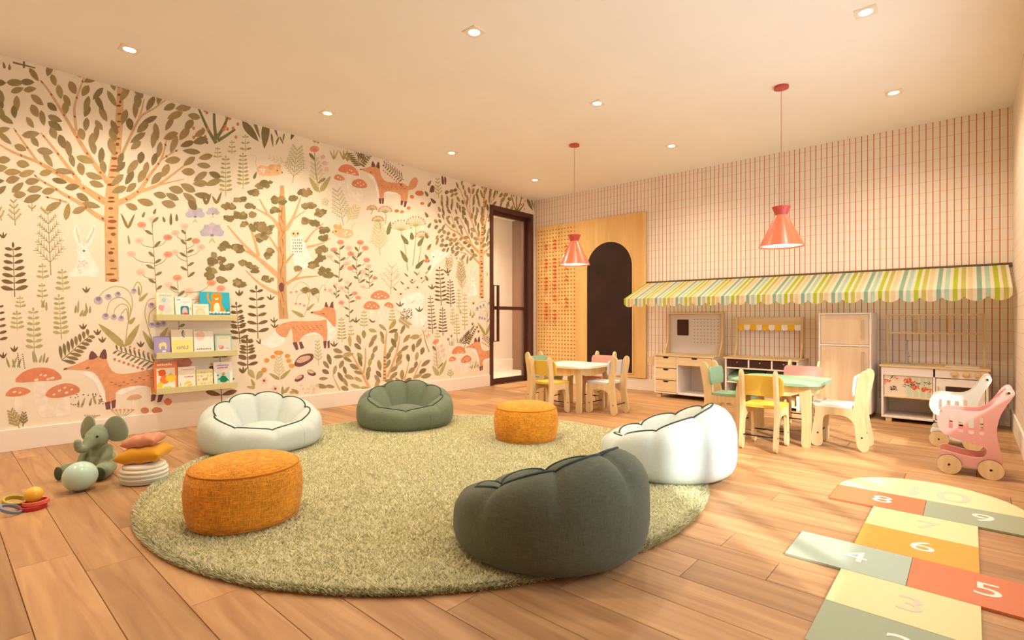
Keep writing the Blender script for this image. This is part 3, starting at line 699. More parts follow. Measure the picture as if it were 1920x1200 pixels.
# berries and leaves along the top, tufts and sprigs
P = Paint(K1)
for e in ([(1352, 595), (1300, 510), (1240, 375)], [(1352, 575), (1340, 480), (1338, 380)], [(1355, 560), (1400, 490), (1440, 380)], [(1360, 580), (1410, 550), (1470, 508)]): P.stroke(e, 24, 13, GRN)
for i in range(26): P.ell(random.choice((random.uniform(1195, 1300), random.uniform(1390, 1500))), random.uniform(350, 560), 9, 11, vary(RED))
put(P, 'painted_berry_sprig', ((0, 0), SA))
P = Paint(K3)
for x, y, a, l, w in ((350, 285, -2.25, 165, 48), (385, 330, -1.5, 180, 52), (360, 270, -1.9, 150, 20), (440, 320, -1.7, 90, 14), (455, 310, -1.2, 60, 12), (505, 305, -2.0, 60, 10), (500, 290, -1.4, 60, 10), (550, 275, -1.2, 70, 24), (470, 260, -1.9, 70, 12)): P.leaf(x, y, a, l, w, vary(OLD), fat=1.3)
put(P, 'painted_leaves', ((0, 0), SA))
P = Paint(K3)
for i in range(7):
    k = i / 6; x, y = 1000 - 55 * k + 40, 430 - 70 * k
    for s in (-1, 1): P.leaf(x - 40, y, -2.2 + s * 1.0, 58, 12, vary(OLD), fat=1.4)
for x, y in ((820, 400), (880, 400), (905, 410), (700, 295), (720, 300), (1225, 430), (1250, 440)):
    for s in (-.4, 0, .4): P.leaf(x, y, -PI / 2 + s, 70, 9, vary(OLL))
put(P, 'painted_leaves')
P = Paint(K3)
for k in range(10):
    P.leaf(1408, 1150 - k * 66 + 6, -PI / 2 + (.5 if k % 2 else -.5), 40, 18, vary(OLD))
P.poly([(1418, 600), (1428, 560), (1448, 565), (1444, 600)], FOXD); P.poly([(1422, 640), (1440, 645), (1460, 665), (1440, 672)], FOXD); P.poly([(1492, 500), (1505, 510), (1508, 550), (1495, 548)], FOXD); P.poly([(1510, 505), (1522, 515), (1520, 552), (1512, 550)], FOXD)
for x, y, r in ((1308, 630, 15), (1356, 608, 22), (1372, 672, 12), (1212, 718, 13), (1246, 724, 12), (1286, 700, 14), (1410, 955, 10), (1403, 1030, 14)): P.blob(x, y, r, vary(rgb(224, 138, 84)), j=.12)
put(P, 'painted_leaves')
P = Paint(K2)
for x, y, n in ((500, 580, 3), (545, 560, 2), (560, 1140, 1), (490, 1150, 2), (600, 1130, 2), (60, 900, 4), (215, 870, 3), (270, 870, 2), (260, 525, 2), (290, 545, 1), (470, 560, 2), (810, 130, 1), (870, 450, 1)):
    for i in range(n): P.leaf(x + i * 16, y, -PI / 2 + random.uniform(-.5, .5), random.uniform(45, 90), 15, vary(rgb(170, 160, 112)))
for x, y in ((540, 430), (520, 660), (880, 770), (20, 90), (640, 742), (610, 695), (1520, 930), (1495, 450), (20, 840), (90, 800)):
    for s in (-.7, 0, .6): P.leaf(x, y, -PI / 2 + s, 42, 12, vary(DK))
for i in range(30): P.ell(random.uniform(430, 660), random.uniform(1060, 1130), 4, 4, vary(DK))
for i in range(16): P.ell(110 + (i * 31 % 60), 810 + i * 6, 4, 4, DK)
put(P, 'painted_leaves', ((0, 0), SA))
P = Paint(K1)
for x, y, a, l in ((800, 1130, -2.0, 110), (800, 1130, -1.15, 105), (1068, 1110, -1.57, 80), (1105, 1085, -1.6, 50), (1030, 1090, -1.9, 40), (960, 1040, -1.2, 40), (890, 1060, -1.2, 40), (1290, 980, -1.2, 80), (1290, 980, -2.0, 60), (1355, 975, -1.2, 85), (1355, 975, -2.1, 60), (1585, 820, -1.2, 50), (1300, 600, -2.2, 40), (60, 140, -1.6, 40), (30, 130, -1.8, 45)): P.leaf(x, y, a, l, 18, vary(OLD))
P.stroke([(80, 90), (220, 125)], 12, 8, OLD); P.stroke([(150, 75), (150, 125)], 14, 14, OLD)
put(P, 'painted_leaves')
P = Paint(K4)
for x, y in ((430, 330), (460, 540), (455, 500), (220, 880), (195, 300), (1640, 250), (1755, 130), (350, 660), (905, 680), (1070, 500), (1195, 500), (1545, 420), (1400, 380)):
    for s in (-.8, 0, .8): P.leaf(x, y, -PI / 2 + s, 44, 11, vary(DK))
for i in range(60): P.ell(random.uniform(1405, 1490), random.uniform(395, 470), 3, 5, DK, rot=.5)
for i in range(9):
    k = i / 8
    for s in (-1, 1): P.leaf(1395 + 70 * k, 470 + 50 * k, .6 + s, 30, 8, vary(OLL))
for x, y in ((1490, 180), (1560, 165), (1530, 235), (1405, 285), (1460, 240)):
    for i in range(6): a = i * 1.05; P.leaf(x, y, a, 34, 13, vary(rgb(250, 222, 200), .03))
    P.ell(x, y, 7, 7, FOXD); P.leaf(x + 30, y - 30, -.8, 44, 12, LG); P.leaf(x - 30, y - 25, -2.4, 40, 11, OLD)
for i in range(22): P.leaf(random.uniform(1550, 1625), random.uniform(530, 625), -1.2, 14, 8, vary(CORAL))
P.stroke([(1618, 720), (1590, 640), (1575, 560)], 9, 5, OLL); P.stroke([(1880, 700), (1895, 640)], 4, 3, DK)
for i in range(7):
    for s in (-1, 1): P.leaf(1862 + i * 9, 650 - i * 10, -.8 + s, 36, 9, vary(DK))
for x, y, rx, ry in ((490, 725, 36, 17), (446, 756, 19, 14), (400, 783, 20, 17), (381, 855, 21, 19), (556, 750, 20, 16), (566, 786, 21, 15), (586, 824, 22, 17)): P.ell(x, y, rx, ry, vary(rgb(230, 160, 78)))
P.leaf(495, 925, -2.6, 90, 26, OLL); P.leaf(500, 925, -.75, 110, 28, OLL)
put(P, 'painted_flowers')
P = Paint(K4)
for s_ in (((605, 812), (650, 748), (740, 732), (748, 772), (700, 810), (645, 832)), ((705, 862), (730, 852), (770, 882), (750, 900), (715, 888)), ((608, 930), (640, 895), (676, 893), (672, 922), (630, 944))):
    P.poly(list(s_), FOXD, 3); cx = sum(p[0] for p in s_) / len(s_); cy = sum(p[1] for p in s_) / len(s_); P.poly([(cx + (x - cx) * .72 - 4, cy + (y - cy) * .55 - 8) for x, y in s_], rgb(222, 186, 160), 3)
for x, y in ((310, 890), (320, 900)): P.leaf(x, y + 30, -PI / 2 + (x - 315) * .12, 85, 44, LG, fat=1.5)
for x, y in ((380, 935), (465, 995)):
    for i in range(6): P.leaf(x, y, i * 1.05, 34, 16, vary(PINK, .05))
    P.ell(x, y, 9, 9, FOXD)
for x, y, a in ((310, 980, -2.0), (315, 990, 3.3), (530, 1030, -.9), (570, 1030, -.4), (640, 1030, -2.6), (520, 1040, -1.6)): P.leaf(x, y, a, 66, 24, vary(OLL))
for i in range(24): P.blob(random.uniform(645, 785), random.uniform(965, 1030), 7, vary(PINK))
put(P, 'painted_mushrooms')
P = Paint(K2)
P.blob(840, 1085, 20, PINK); P.poly([(790, 1098), (820, 1070), (870, 1066), (888, 1085), (840, 1100)], vary(PEACH)); P.stroke([(835, 1100), (832, 1140)], 8, 6, WHT)
for x, y, r in ((1050, 1110, 28), (905, 1165, 26), (980, 1165, 26), (1150, 865, 42)): P.blob(x, y, r, vary(rgb(222, 140, 108) if r < 40 else rgb(216, 150, 122)), j=.1)
for i in range(6): P.stroke([(760, 1220), (700 + i * 26, 1165)], 4, 3, OLL); P.blob(700 + i * 26, 1162, 9, CORAL)
put(P, 'painted_mushrooms')
P = Paint(lambda x, y: to_wall(x / 5.3333, 760 + y / 5.3333))
twig(P, (200, 240), (110, 60), 5, 110, OLL, 14); twig(P, (230, 210), (240, 80), 4, 70, OLD, 12)
for i in range(7): P.stroke([(920, 130), (850 + i * 24, 100)], 5, 4, LG); P.blob(850 + i * 24, 100, 8, CORAL)
put(P, 'painted_twig')
# pale animals
P = Paint(K2)
P.poly([(480, 165), (500, 135), (540, 140), (555, 175), (590, 230), (620, 290), (600, 330), (520, 325), (440, 330), (430, 310), (470, 270), (490, 200)], WHT)
for x0, x1 in ((500, 480), (545, 585)): P.poly([(x0 - 14, 140), (x1 - 22, 40), (x1, 0), (x1 + 14, 40), (x0 + 16, 140)], WHT); P.poly([(x0 - 6, 115), (x1 - 8, 40), (x1, 15), (x1 + 6, 45), (x0 + 6, 115)], rgb(250, 206, 184))
P.ell(525, 168, 8, 6, DK)
for i in range(16): P.ell(random.uniform(475, 545), random.uniform(230, 320), 6, 5, vary(PINK))
put(P, 'painted_rabbit', ((0, 0), SA))
P = Paint(K3)
P.stroke([(345, 450), (330, 420), (335, 380), (300, 368)], 5, 3, PEACH)
P.poly([(338, 455), (360, 432), (400, 440), (430, 430), (470, 430), (500, 478), (470, 495), (420, 500), (370, 500), (345, 480)], PEACH); P.ell(430, 445, 18, 18, rgb(232, 180, 130)); P.ell(475, 442, 14, 15, rgb(232, 180, 130)); P.ell(466, 466, 5, 5, DK); P.ell(497, 478, 5, 4, DK)
for i in range(12): P.ell(random.uniform(350, 405), random.uniform(446, 486), 4, 4, WHT)
put(P, 'painted_mouse')
P = Paint(K3)
P.stroke([(935, 855), (930, 820), (950, 798), (970, 796)], 5, 3, PEACH)
P.poly([(810, 850), (830, 825), (860, 812), (880, 830), (920, 835), (942, 860), (920, 885), (870, 888), (830, 870)], PEACH); P.ell(830, 815, 14, 15, rgb(232, 180, 130)); P.ell(858, 818, 14, 15, rgb(232, 180, 130)); P.ell(832, 846, 5, 5, DK); P.ell(812, 852, 4, 4, DK)
for i in range(10): P.ell(random.uniform(880, 930), random.uniform(845, 875), 4, 4, WHT)
put(P, 'painted_mouse')
P = Paint(K4)
P.poly([(1380, 360), (1440, 300), (1520, 270), (1580, 300), (1570, 380), (1600, 450), (1580, 520), (1500, 530), (1470, 460), (1400, 410)], WHT); P.stroke([(1478, 360), (1500, 340), (1515, 335)], 4, 2, rgb(210, 180, 150))
put(P, 'painted_rabbit')
P = Paint(K3); P.poly([(1418, 1010), (1450, 960), (1500, 970), (1560, 960), (1500, 1020), (1440, 1080), (1410, 1120)], WHT); P.ell(1442, 1005, 4, 4, DK); put(P, 'painted_rabbit')
# ------------------------------------------------------------------ rug
RC, RR = (-2.47, 2.12), 1.565
rug = thing('rug', 'large round shaggy sage green rug under the bean bags', 'rug', (*RC, 0))
bm = new(); lathe(bm, [(RR - .035, 0.0), (RR - .030, .006), (RR - .034, .012), (RR - .05, .016), (0, .016)], 96); obj('rug_base', bm, mat('rug_backing', (206, 200, 156), 0.95), rug)
rng = np.random.default_rng(4); NB = 270000
rr_ = np.sqrt(rng.random(NB)) * (RR - .012); rr_[:42000] = RR - .012 - rng.random(42000) * .03; th = rng.random(NB) * 2 * PI
# drop the blades that stand under the seats
bx0, by0 = rr_ * np.cos(th), rr_ * np.sin(th)
h = rng.uniform(.009, .019, NB); ta = rng.random(NB) * 2 * PI; tl = rng.uniform(.6, 1.5, NB) * h
edge = rr_ > RR - .036; ta = np.where(edge, th + rng.normal(0, .7, NB), ta); tl = np.where(edge, h * 1.0, tl); h = np.where(edge, h * .8, h)
w = rng.uniform(.0017, .0030, NB); sa = rng.random(NB) * PI
z0 = np.where(edge, rng.uniform(.001, .014, NB), .013)
V = np.empty((NB, 3, 3), np.float32)
V[:, 0, 0] = bx0 - w * np.cos(sa); V[:, 0, 1] = by0 - w * np.sin(sa); V[:, 0, 2] = z0
V[:, 1, 0] = bx0 + w * np.cos(sa); V[:, 1, 1] = by0 + w * np.sin(sa); V[:, 1, 2] = z0
V[:, 2, 0] = bx0 + tl * np.cos(ta); V[:, 2, 1] = by0 + tl * np.sin(ta); V[:, 2, 2] = z0 + h
me = bpy.data.meshes.new('rug_pile'); me.vertices.add(NB * 3); me.vertices.foreach_set('co', V.ravel())
me.loops.add(NB * 3); me.loops.foreach_set('vertex_index', np.arange(NB * 3, dtype=np.int32))
me.polygons.add(NB); me.polygons.foreach_set('loop_start', np.arange(0, NB * 3, 3, dtype=np.int32))
me.update(calc_edges=True)
at = me.color_attributes.new('Col', 'FLOAT_COLOR', 'POINT')
pal = np.array([rgb(222, 216, 176), rgb(196, 190, 146), rgb(240, 234, 202), rgb(176, 170, 124), rgb(230, 224, 186)], np.float32)
C = np.repeat(pal[rng.integers(0, 5, NB)], 3, axis=0) * rng.uniform(.9, 1.1, (NB, 1)).repeat(3, 0); C[:, 3] = 1
at.data.foreach_set('color', C.astype(np.float32).ravel())
o = obj('rug_pile', me, vcol_mat('rug_yarn', 0.95, 0.0), rug); o['kind'] = 'stuff'

# ------------------------------------------------------------------ bean bags
def beanbag(label, loc, ang, fab, pipe, z=.0, sc=1.0, h0=.160, h1=.330):
    t = thing('bean_bag', label, 'bean bag', (*loc, z), ang, 'bean bags on the rug')
    t.scale = (sc, sc, 1)
    N = 112; TH = [2 * PI * i / N for i in range(N)]
    S = [abs(math.sin(4 * a)) ** .6 for a in TH]
    def hs(i): return h0 + (h1 - h0) * ((1 + math.cos(TH[i])) / 2) + .022 * (S[i] - .6)
    def rs(i): return .318 + .028 * (S[i] - .5) - .05 * max(0, math.cos(TH[i]))
    P_ = lambda i, r, zz: (r * math.cos(TH[i]), r * math.sin(TH[i]), zz)
    bm = new(); prof = [(0, .345), (.02, .372), (.07, .395), (.16, .412), (.30, .420), (.46, .420), (.60, .419), (.74, .414), (.85, .402), (.93, .382), (.98, .352), (1.0, None)]
    rings = []
    for u, r in prof:
        ring = []
        for i in range(N):
            rr = rs(i) if r is None else r + .3 * .028 * (S[i] - .5) * max(0, u - .7)
            if r is not None and u > .62: rr -= (1 - S[i]) ** 2 * .030 * ((u - .62) / .38) ** 1.3
            if r is not None and u > .6: rr -= .040 * max(0, math.cos(TH[i])) * ((u - .6) / .4) ** 2
            ring.append(bm.verts.new(P_(i, rr, hs(i) * u)))
        rings.append(ring)
    for a, b in zip(rings, rings[1:]):
        for i in range(N): bm.faces.new([a[i], a[(i + 1) % N], b[(i + 1) % N], b[i]])
    bm.faces.new(rings[0][::-1])
    obj('body', bm, fab, t, smooth=True)
    bm = new(); rings = []; cx = -.045; rc = .145
    for v in (0, .06, .15, .28, .42, .56, .7, .82, .92, 1.0):
        ring = []
        for i in range(N):
            ox, oy, oz = P_(i, rs(i), hs(i)); ix, iy = cx + rc * math.cos(TH[i]), rc * .95 * math.sin(TH[i])
            puff = math.sin(PI * v) ** .75 * (.058 * S[i] - .012) * (.75 + .5 * max(0, math.cos(TH[i])))
            zz = oz * (1 - v) + .085 * v + puff
            ring.append(bm.verts.new((ox + (ix - ox) * v, oy + (iy - oy) * v, zz)))
        rings.append(ring)
    for a, b in zip(rings, rings[1:]):
        for i in range(N): bm.faces.new([a[i], a[(i + 1) % N], b[(i + 1) % N], b[i]])
    bm.faces.new(rings[-1])
    obj('tufted_top', bm, fab, t, smooth=True)
    bm = new(); lathe(bm, [(.158, .070), (.172, .095), (.168, .122), (.135, .146), (.07, .160), (0, .163)], 48, Matrix.Translation((cx, 0, 0)) @ Matrix.Diagonal((1, .98, 1, 1)))
    obj('seat_cushion', bm, fab, t, smooth=True)
    bm = new(); tube(bm, [P_(i, rs(i) + .001, hs(i) + .001) for i in range(N)], .0052, 8, closed=True)
    obj('piping', bm, pipe, t, smooth=True)
    bm = new(); i = N // 2 + 9
    tube(bm, [P_(i, (r or rs(i)) + .0004, hs(i) * u) for u, r in prof[1:-1]], .0018, 6); obj('seam', bm, fab, t, smooth=True)
    return t
F_blue = fabric('pale_blue_canvas', (196, 204, 196), 260, .12, .05)
F_green = fabric('sage_green_canvas', (106, 116, 92), 240, .28, .12)
F_grey = fabric('dark_green_canvas', (94, 98, 82), 240, .34, .16)
F_white = fabric('off_white_canvas', (204, 214, 208), 260, .12, .05)
PipeD = mat('dark_green_piping', (62, 74, 62), 0.8); PipeG = mat('slate_piping', (58, 72, 70), 0.8)
beanbag('pale blue bean bag with dark piping, in front of the book ledges', (-3.763, 1.568), math.atan2(1.604, -3.842) + .2, F_blue, PipeD, .018, .95)
beanbag('sage green bean bag with open tufted seat, farthest back on the rug', (-3.614, 2.702), math.atan2(2.767, -3.691), F_green, PipeG, .018, .965)
beanbag('sunlit white bean bag with dark piping at the right edge of the rug', (-1.355, 2.918), math.radians(14), F_white, PipeD, .018, .925, .185, .385)
beanbag('large dark grey green bean bag nearest the camera, back turned', (-1.278, 1.675), math.radians(-3), F_grey, PipeG, .018, .935, .165, .385)

# ------------------------------------------------------------------ poufs
def weave(name, col):
    m = fabric(name, col, 230, .8, .12, contrast=.30); return m
F_or = weave('orange_woven_wool', (226, 146, 46))
def pouf(label, loc):
    t = thing('pouf', label, 'pouf', (*loc, .016), 0.3, 'orange poufs')
    t.scale = (.98, .98, 1.06)
    R, H = .238, .245
    bm = new(); lathe(bm, [(R - .035, 0), (R - .015, .006), (R - .004, .03), (R + .004, .07), (R + .008, .125), (R + .004, .18), (R - .006, .212), (R - .014, .222)], 64); obj('body', bm, F_or, t, smooth=True)
    bm = new(); lathe(bm, [(R - .014, .221), (R - .03, .236), (R - .07, .248), (R - .13, .257), (0, .262)], 64, cap=False); obj('top_cushion', bm, F_or, t, smooth=True)
    for zz, r in ((.2215, R - .012), (.010, R - .014)):
        bm = new(); tube(bm, [(r * math.cos(a), r * math.sin(a), zz) for a in [2 * PI * k / 64 for k in range(64)]], .0035, 6, True); obj('seam', bm, mat('orange_thread', (208, 126, 38), .9), t, smooth=True)
    return t
pouf('round orange woven pouf in the foreground of the rug', (-2.437, .940))
pouf('round orange woven pouf at the back of the rug near the cream table', (-2.484, 2.957))

# ------------------------------------------------------------------ children's chairs and tables
prof = [(0.167, 0.013), (0.138, 0.0), (0.107, 0.012), (0.100, 0.047), (0.102, 0.103), (0.101, 0.161), (0.095, 0.212), (0.076, 0.232), (0.033, 0.234), (-0.026, 0.233), (-0.062, 0.222), (-0.085, 0.196), (-0.094, 0.152), (-0.099, 0.098), (-0.108, 0.031), (-0.137, 0.0), (-0.165, 0.010), (-0.174, 0.038), (-0.168, 0.088), (-0.154, 0.167), (-0.146, 0.241), (-0.149, 0.33), (-0.165, 0.426), (-0.178, 0.508), (-0.170, 0.543), (-0.142, 0.553), (-0.117, 0.517), (-0.105, 0.455), (-0.097, 0.393), (-0.092, 0.337), (-0.085, 0.2875), (0.151, 0.2875), (0.143, 0.248), (0.154, 0.182), (0.163, 0.123), (0.170, 0.058)]
sp_ = spline(prof[:30], 3, False) + [prof[30], prof[31]] + spline(prof[32:] + prof[:1], 3, False)[:-1]
CHM = {}
def chair_mesh():
    bm = new(); prism(bm, sp_, 'y', -.010, .010, .0025); a = obj('side_panel', bm, M_birch); CHM['side'] = a.data; bpy.data.objects.remove(a)
chair_mesh()
def chair(label, loc, rz, m, group):
    t = thing('toddler_chair', label, 'chair', (*loc, 0), rz, group)
    for s in (-1, 1):
        o = obj('side_panel', CHM['side'], None, t, loc=(0, s * .111, 0))
        for x in (.128, -.135):
            bm = new(); disc(bm, (0, 0, 0), .0055, 'y', .002, 10); obj('screw', bm, M_black, o, loc=(x, s * .0112, .098))
    bm = new(); prism(bm, rrect(-.088, .172, -.122, .122, .03), 'z', .2875, .3075, .005); obj('seat', bm, m, t)
    bm = new()
    prism(bm, rrect(-.145, .145, .372, .515, .035), 'x', -.096, -.082, .004)
    o = obj('backrest', bm, m, t, rot=(0, math.radians(-5), 0), loc=(.036, 0, .008))
    for x in (.128, -.135):
        bm = new(); tube(bm, [(x, -.101, .098), (x, .101, .098)], .0048, 8); obj('stretcher', bm, M_black, t, smooth=True)
    return t
def lac(n, c): return mat(n, c, .45, .3)
L_mint, L_yel, L_pink, L_grey, L_wht = lac('mint_lacquer', (142, 176, 144)), lac('yellow_lacquer', (230, 190, 74)), lac('pink_lacquer', (222, 160, 146)), lac('grey_lacquer', (206, 206, 204)), lac('white_lacquer', (240, 234, 224))
def table(label, loc, m):
    t = thing('toddler_table', label, 'table', (*loc, 0), 0, 'low square tables')
    bm = new(); prism(bm, rrect(-.30, .30, -.30, .30, .085, 8), 'z', .430, .450, .006); obj('tabletop', bm, m, t)
    lp = spline([(-.024, .0), (.0, -.0), (.024, .0), (.028, .06), (.026, .18), (.032, .32), (.048, .43), (-.024, .43), (-.032, .28), (-.030, .14), (-.028, .05)], 2)
    lp = [(x, max(0, z)) for x, z in lp]
    for sx in (-1, 1):
        for sy in (-1, 1):
            bm = new(); prism(bm, [(-sx * x, z) for x, z in lp], 'y', -.013, .013, .003); obj('leg', bm, M_birch, t, loc=(sx * .222, sy * .245, 0))
    for s in (-1, 1):
        pts = [(-.18, .428), (.18, .428), (.18, .375), (.12, .352), (0, .345), (-.12, .352), (-.18, .375)]
        bm = new(); prism(bm, pts, 'y', -.011, .011, .002); obj('apron', bm, M_birch, t, loc=(0, s * .245, 0))
        bm = new(); prism(bm, [(y * 1.25, z) for y, z in pts], 'x', -.011, .011, .002); obj('apron', bm, M_birch, t, loc=(s * .222, 0, 0))
    return t
T1, T2 = (-3.036, 4.386), (-1.088, 4.353)
table('low square table with cream top beside the pegboard', T1, lac('cream_lacquer', (240, 222, 194)))
table('low square table with mint green top in front of the toy market stand', T2, L_mint)
g1, g2 = 'chairs at the cream table', 'chairs at the mint table'
chair('yellow wooden toddler chair at the cream table, back to the room', (T1[0] - .01, T1[1] - .405), PI / 2, L_yel, g1)
chair('green wooden toddler chair at the cream table, behind the yellow one', (T1[0] - .40, T1[1] + .02), 0, L_mint, g1)
chair('pink wooden toddler chair at the cream table in front of the chalkboard', (T1[0] + .02, T1[1] + .43), -PI / 2, L_pink, g1)
chair('light grey wooden toddler chair at the cream table, right side', (T1[0] + .397, T1[1] - .017), PI, L_grey, g1)
chair('yellow wooden toddler chair at the mint table, back to the room', (T2[0] - .005, T2[1] - .418), PI / 2, L_yel, g2)
chair('green wooden toddler chair at the mint table, left side', (T2[0] - .405, T2[1] + .0), 0, L_mint, g2)
chair('pink wooden toddler chair at the mint table before the fridge', (T2[0] + .03, T2[1] + .45), -PI / 2, L_pink, g2)
chair('white wooden toddler chair in the sun at the mint table, right side', (T2[0] + .403, T2[1] - .028), PI, L_wht, g2)

# ------------------------------------------------------------------ toy shopping carts
co = [(-0.146, 0.305), (-0.135, 0.348), (-0.112, 0.369), (-0.067, 0.373), (-0.007, 0.373), (0.038, 0.378), (0.076, 0.401), (0.107, 0.445), (0.136, 0.497), (0.156, 0.519), (0.174, 0.519), (0.185, 0.497), (0.177, 0.468), (0.144, 0.405), (0.121, 0.339), (0.113, 0.27), (0.119, 0.204), (0.131, 0.147), (0.136, 0.097), (0.128, 0.062), (0.1, 0.050), (0.012, 0.052), (-0.047, 0.060), (-0.087, 0.068), (-0.128, 0.082), (-0.139, 0.100), (-0.136, 0.122), (-0.118, 0.132), (-0.074, 0.124), (-0.02, 0.115), (0.038, 0.113), (0.063, 0.126), (0.071, 0.155), (0.055, 0.179), (0.006, 0.190), (-0.047, 0.202), (-0.101, 0.221), (-0.128, 0.243), (-0.143, 0.275)]
def cart(label, loc, m, rz=0):
    t = thing('toy_shopping_cart', label, 'toy cart', (*loc, 0), rz, 'wooden toy carts')
    W = .215
    cs = spline(co, 3)
    hole = [(-.094, -.076, .262, .338), (-.052, -.030, .250, .334), (-.007, .017, .245, .332), (.040, .059, .246, .345)]
    for s in (0, 1):
        bm = new(); o_ = [bm.verts.new((x, 0, z)) for x, z in cs]; ed = [bm.edges.new((o_[i], o_[(i + 1) % len(o_)])) for i in range(len(o_))]
        for x0, x1, z0, z1 in hole:
            q = [bm.verts.new((x, 0, z)) for x, z in rrect(x0, x1, z0, z1, .006, 3)]; ed += [bm.edges.new((q[i], q[(i + 1) % len(q)])) for i in range(len(q))]
        bmesh.ops.triangle_fill(bm, edges=ed, use_beauty=True)
        r = bmesh.ops.extrude_face_region(bm, geom=bm.faces[:]); bmesh.ops.translate(bm, verts=[v for v in r['geom'] if isinstance(v, bmesh.types.BMVert)], vec=(0, .012, 0))
        obj('side_panel', bm, m, t, loc=(0, s * (W - .012), 0))
    y0, y1 = .012, W - .012
    bm = new(); box(bm, -.10, .11, y0, y1, .226, .236); obj('basket_floor', bm, m, t)
    bm = new(); prism(bm, [(-.139, .30), (-.128, .345), (-.118, .345), (-.128, .30), (-.12, .25), (-.132, .25)], 'y', y0, y1); obj('basket_front', bm, m, t)
    bm = new(); box(bm, .098, .108, y0, y1, .236, .36); obj('basket_back', bm, m, t)
    bm = new(); box(bm, -.12, .105, y0, y1, .068, .078); obj('tray_floor', bm, m, t)
    bm = new(); tube(bm, [(.162, -.004, .495), (.162, W + .004, .495)], .009, 12); obj('handle_bar', bm, M_birch, t, smooth=True)
    for s, yy in ((-1, -.0105), (1, W + .0105)):
        bm = new(); disc(bm, (.162, yy * 0 + (-.006 if s < 0 else W + .006), .495), .006, 'y', .004, 10); obj('bolt', bm, M_black, t)
        for x in (-.092, .088):
            bm = new(); lathe(bm, [(.0555, -.009), (.0555, .009)], 36, Matrix.Translation((x, yy, .0555)) @ Matrix.Rotation(PI / 2, 4, 'X')); w_ = obj('wheel', bm, M_birch, t)
            bm = new(); bmesh.ops.create_cone(bm, cap_ends=False, segments=36, radius1=.0562, radius2=.0562, depth=.014, matrix=Matrix.Translation((x, yy, .0562)) @ Matrix.Rotation(PI / 2, 4, 'X')); obj('tyre', bm, mat('tyre_edge', (120, 80, 50), .7), w_, smooth=True)
            bm = new(); disc(bm, (x, yy + s * .0098, .0555), .006, 'y', .003, 10); obj('hub_screw', bm, M_black, w_)
    return t
cart('pink wooden toy shopping cart with slotted basket, nearest the right wall', (0, 3.975), lac('cart_pink', (226, 162, 150)))
cart('white wooden toy shopping cart with slotted basket, behind the pink one', (-.074, 4.765), lac('cart_white', (228, 226, 212)))
# ------------------------------------------------------------------ toy furniture along the back wall
FY, BY = 5.65, 6.044
M_birchy = wood('birch_front', (222, 192, 144), (234, 208, 162), 'X', 1.0)
M_tw = mat('toy_white', (238, 226, 214), .5, .3)
M_choc = mat('chalk_brown', (66, 38, 28), .6)
def part(n, t, m, *a, bevel=.002): return obj(n, cbox(*a, bevel=bevel), m, t)

def drawer(t, x0, x1, z0, z1, y=FY):
    d = part('drawer', t, M_birchy, x0, x1, y - .004, y + .016, z0, z1)
    c = (x0 + x1) / 2; w = .034
    bm = new(); prism(bm, [(c - w, z1 - .001), (c + w, z1 - .001), (c + w * .72, z1 - .018), (c - w * .72, z1 - .018)], 'y', y - .0065, y + .002); obj('handle_cutout_shade', bm, mat('cutout_shade', (28, 18, 14), .8), d)  # solid black block, painted in for the shade inside a handle cutout
    return d
# workbench
wb = thing('toy_workbench', 'wooden toy workbench with drawers and a perforated tool board', 'toy workbench', (0, 0, 0))
x0, x1, xm = -2.775, -2.087, -2.498
for a in (x0, xm - .008, x1 - .016): part('side_panel', wb, M_tw, a, a + .016, FY, BY, .05, .482)
part('bottom_panel', wb, M_tw, x0 + .016, x1 - .016, FY, BY, .05, .068)
part('back_panel', wb, M_tw, x0 + .016, x1 - .016, BY - .012, BY - .002, .068, .482)
part('worktop', wb, M_birchx, x0 - .01, x1 + .01, FY - .012, BY, .482, .500)
zs = [.068, .204, .342, .480]
for a, b_ in zip(zs, zs[1:]):
    drawer(wb, x0 + .018, xm - .010, a + .004, b_ - .004)
drawer(wb, xm + .010, x1 - .018, .384, .476)
for a in (x0 + .02, x1 - .07):
    for yy in (FY + .015, BY - .06): part('foot', wb, M_birch, a, a + .05, yy, yy + .04, 0, .05)
for sx in (x0 + .012, x1 - .028):
    bm = new(); prism(bm, [(BY - .16, .50), (BY - .01, .50), (BY - .01, .985), (BY - .07, .985), (BY - .075, .66), (BY - .115, .59), (BY - .15, .545)], 'x', sx, sx + .016, .002); obj('upright', bm, M_birch, wb)
part('top_rail', wb, M_birch, x0 + .028, x1 - .028, BY - .07, BY - .01, .969, .985)
tb = part('tool_board', wb, mat('tool_board_grey', (214, 200, 190), .6), x0 + .028, x1 - .028, BY - .03, BY - .02, .50, .969)
bm = new()
for i in range(8):
    for j in range(8): disc(bm, (-2.445 + i * .0395, BY - .0305, .905 - j * .0385), .0045, 'y', .002, 8)
o = obj('peg_hole_shade', bm, M_choc, tb); o['kind'] = 'stuff'  # flat dark discs stand in for the shade inside the peg holes
bm = new(); prism(bm, rrect(-2.655, -2.515, .715, .905, .012), 'y', BY - .036, BY - .03); obj('small_chalkboard', bm, M_choc, wb)
bm = new(); prism(bm, spline([(x0 + .0, .47), (x0 - .06, .47), (x0 - .095, .455), (x0 - .108, .43), (x0 - .10, .40), (x0 - .07, .385), (x0 - .04, .375), (x0, .345)], 3, False), 'y', FY + .03, FY + .05, .002); obj('vice_paddle', bm, M_birch, wb)

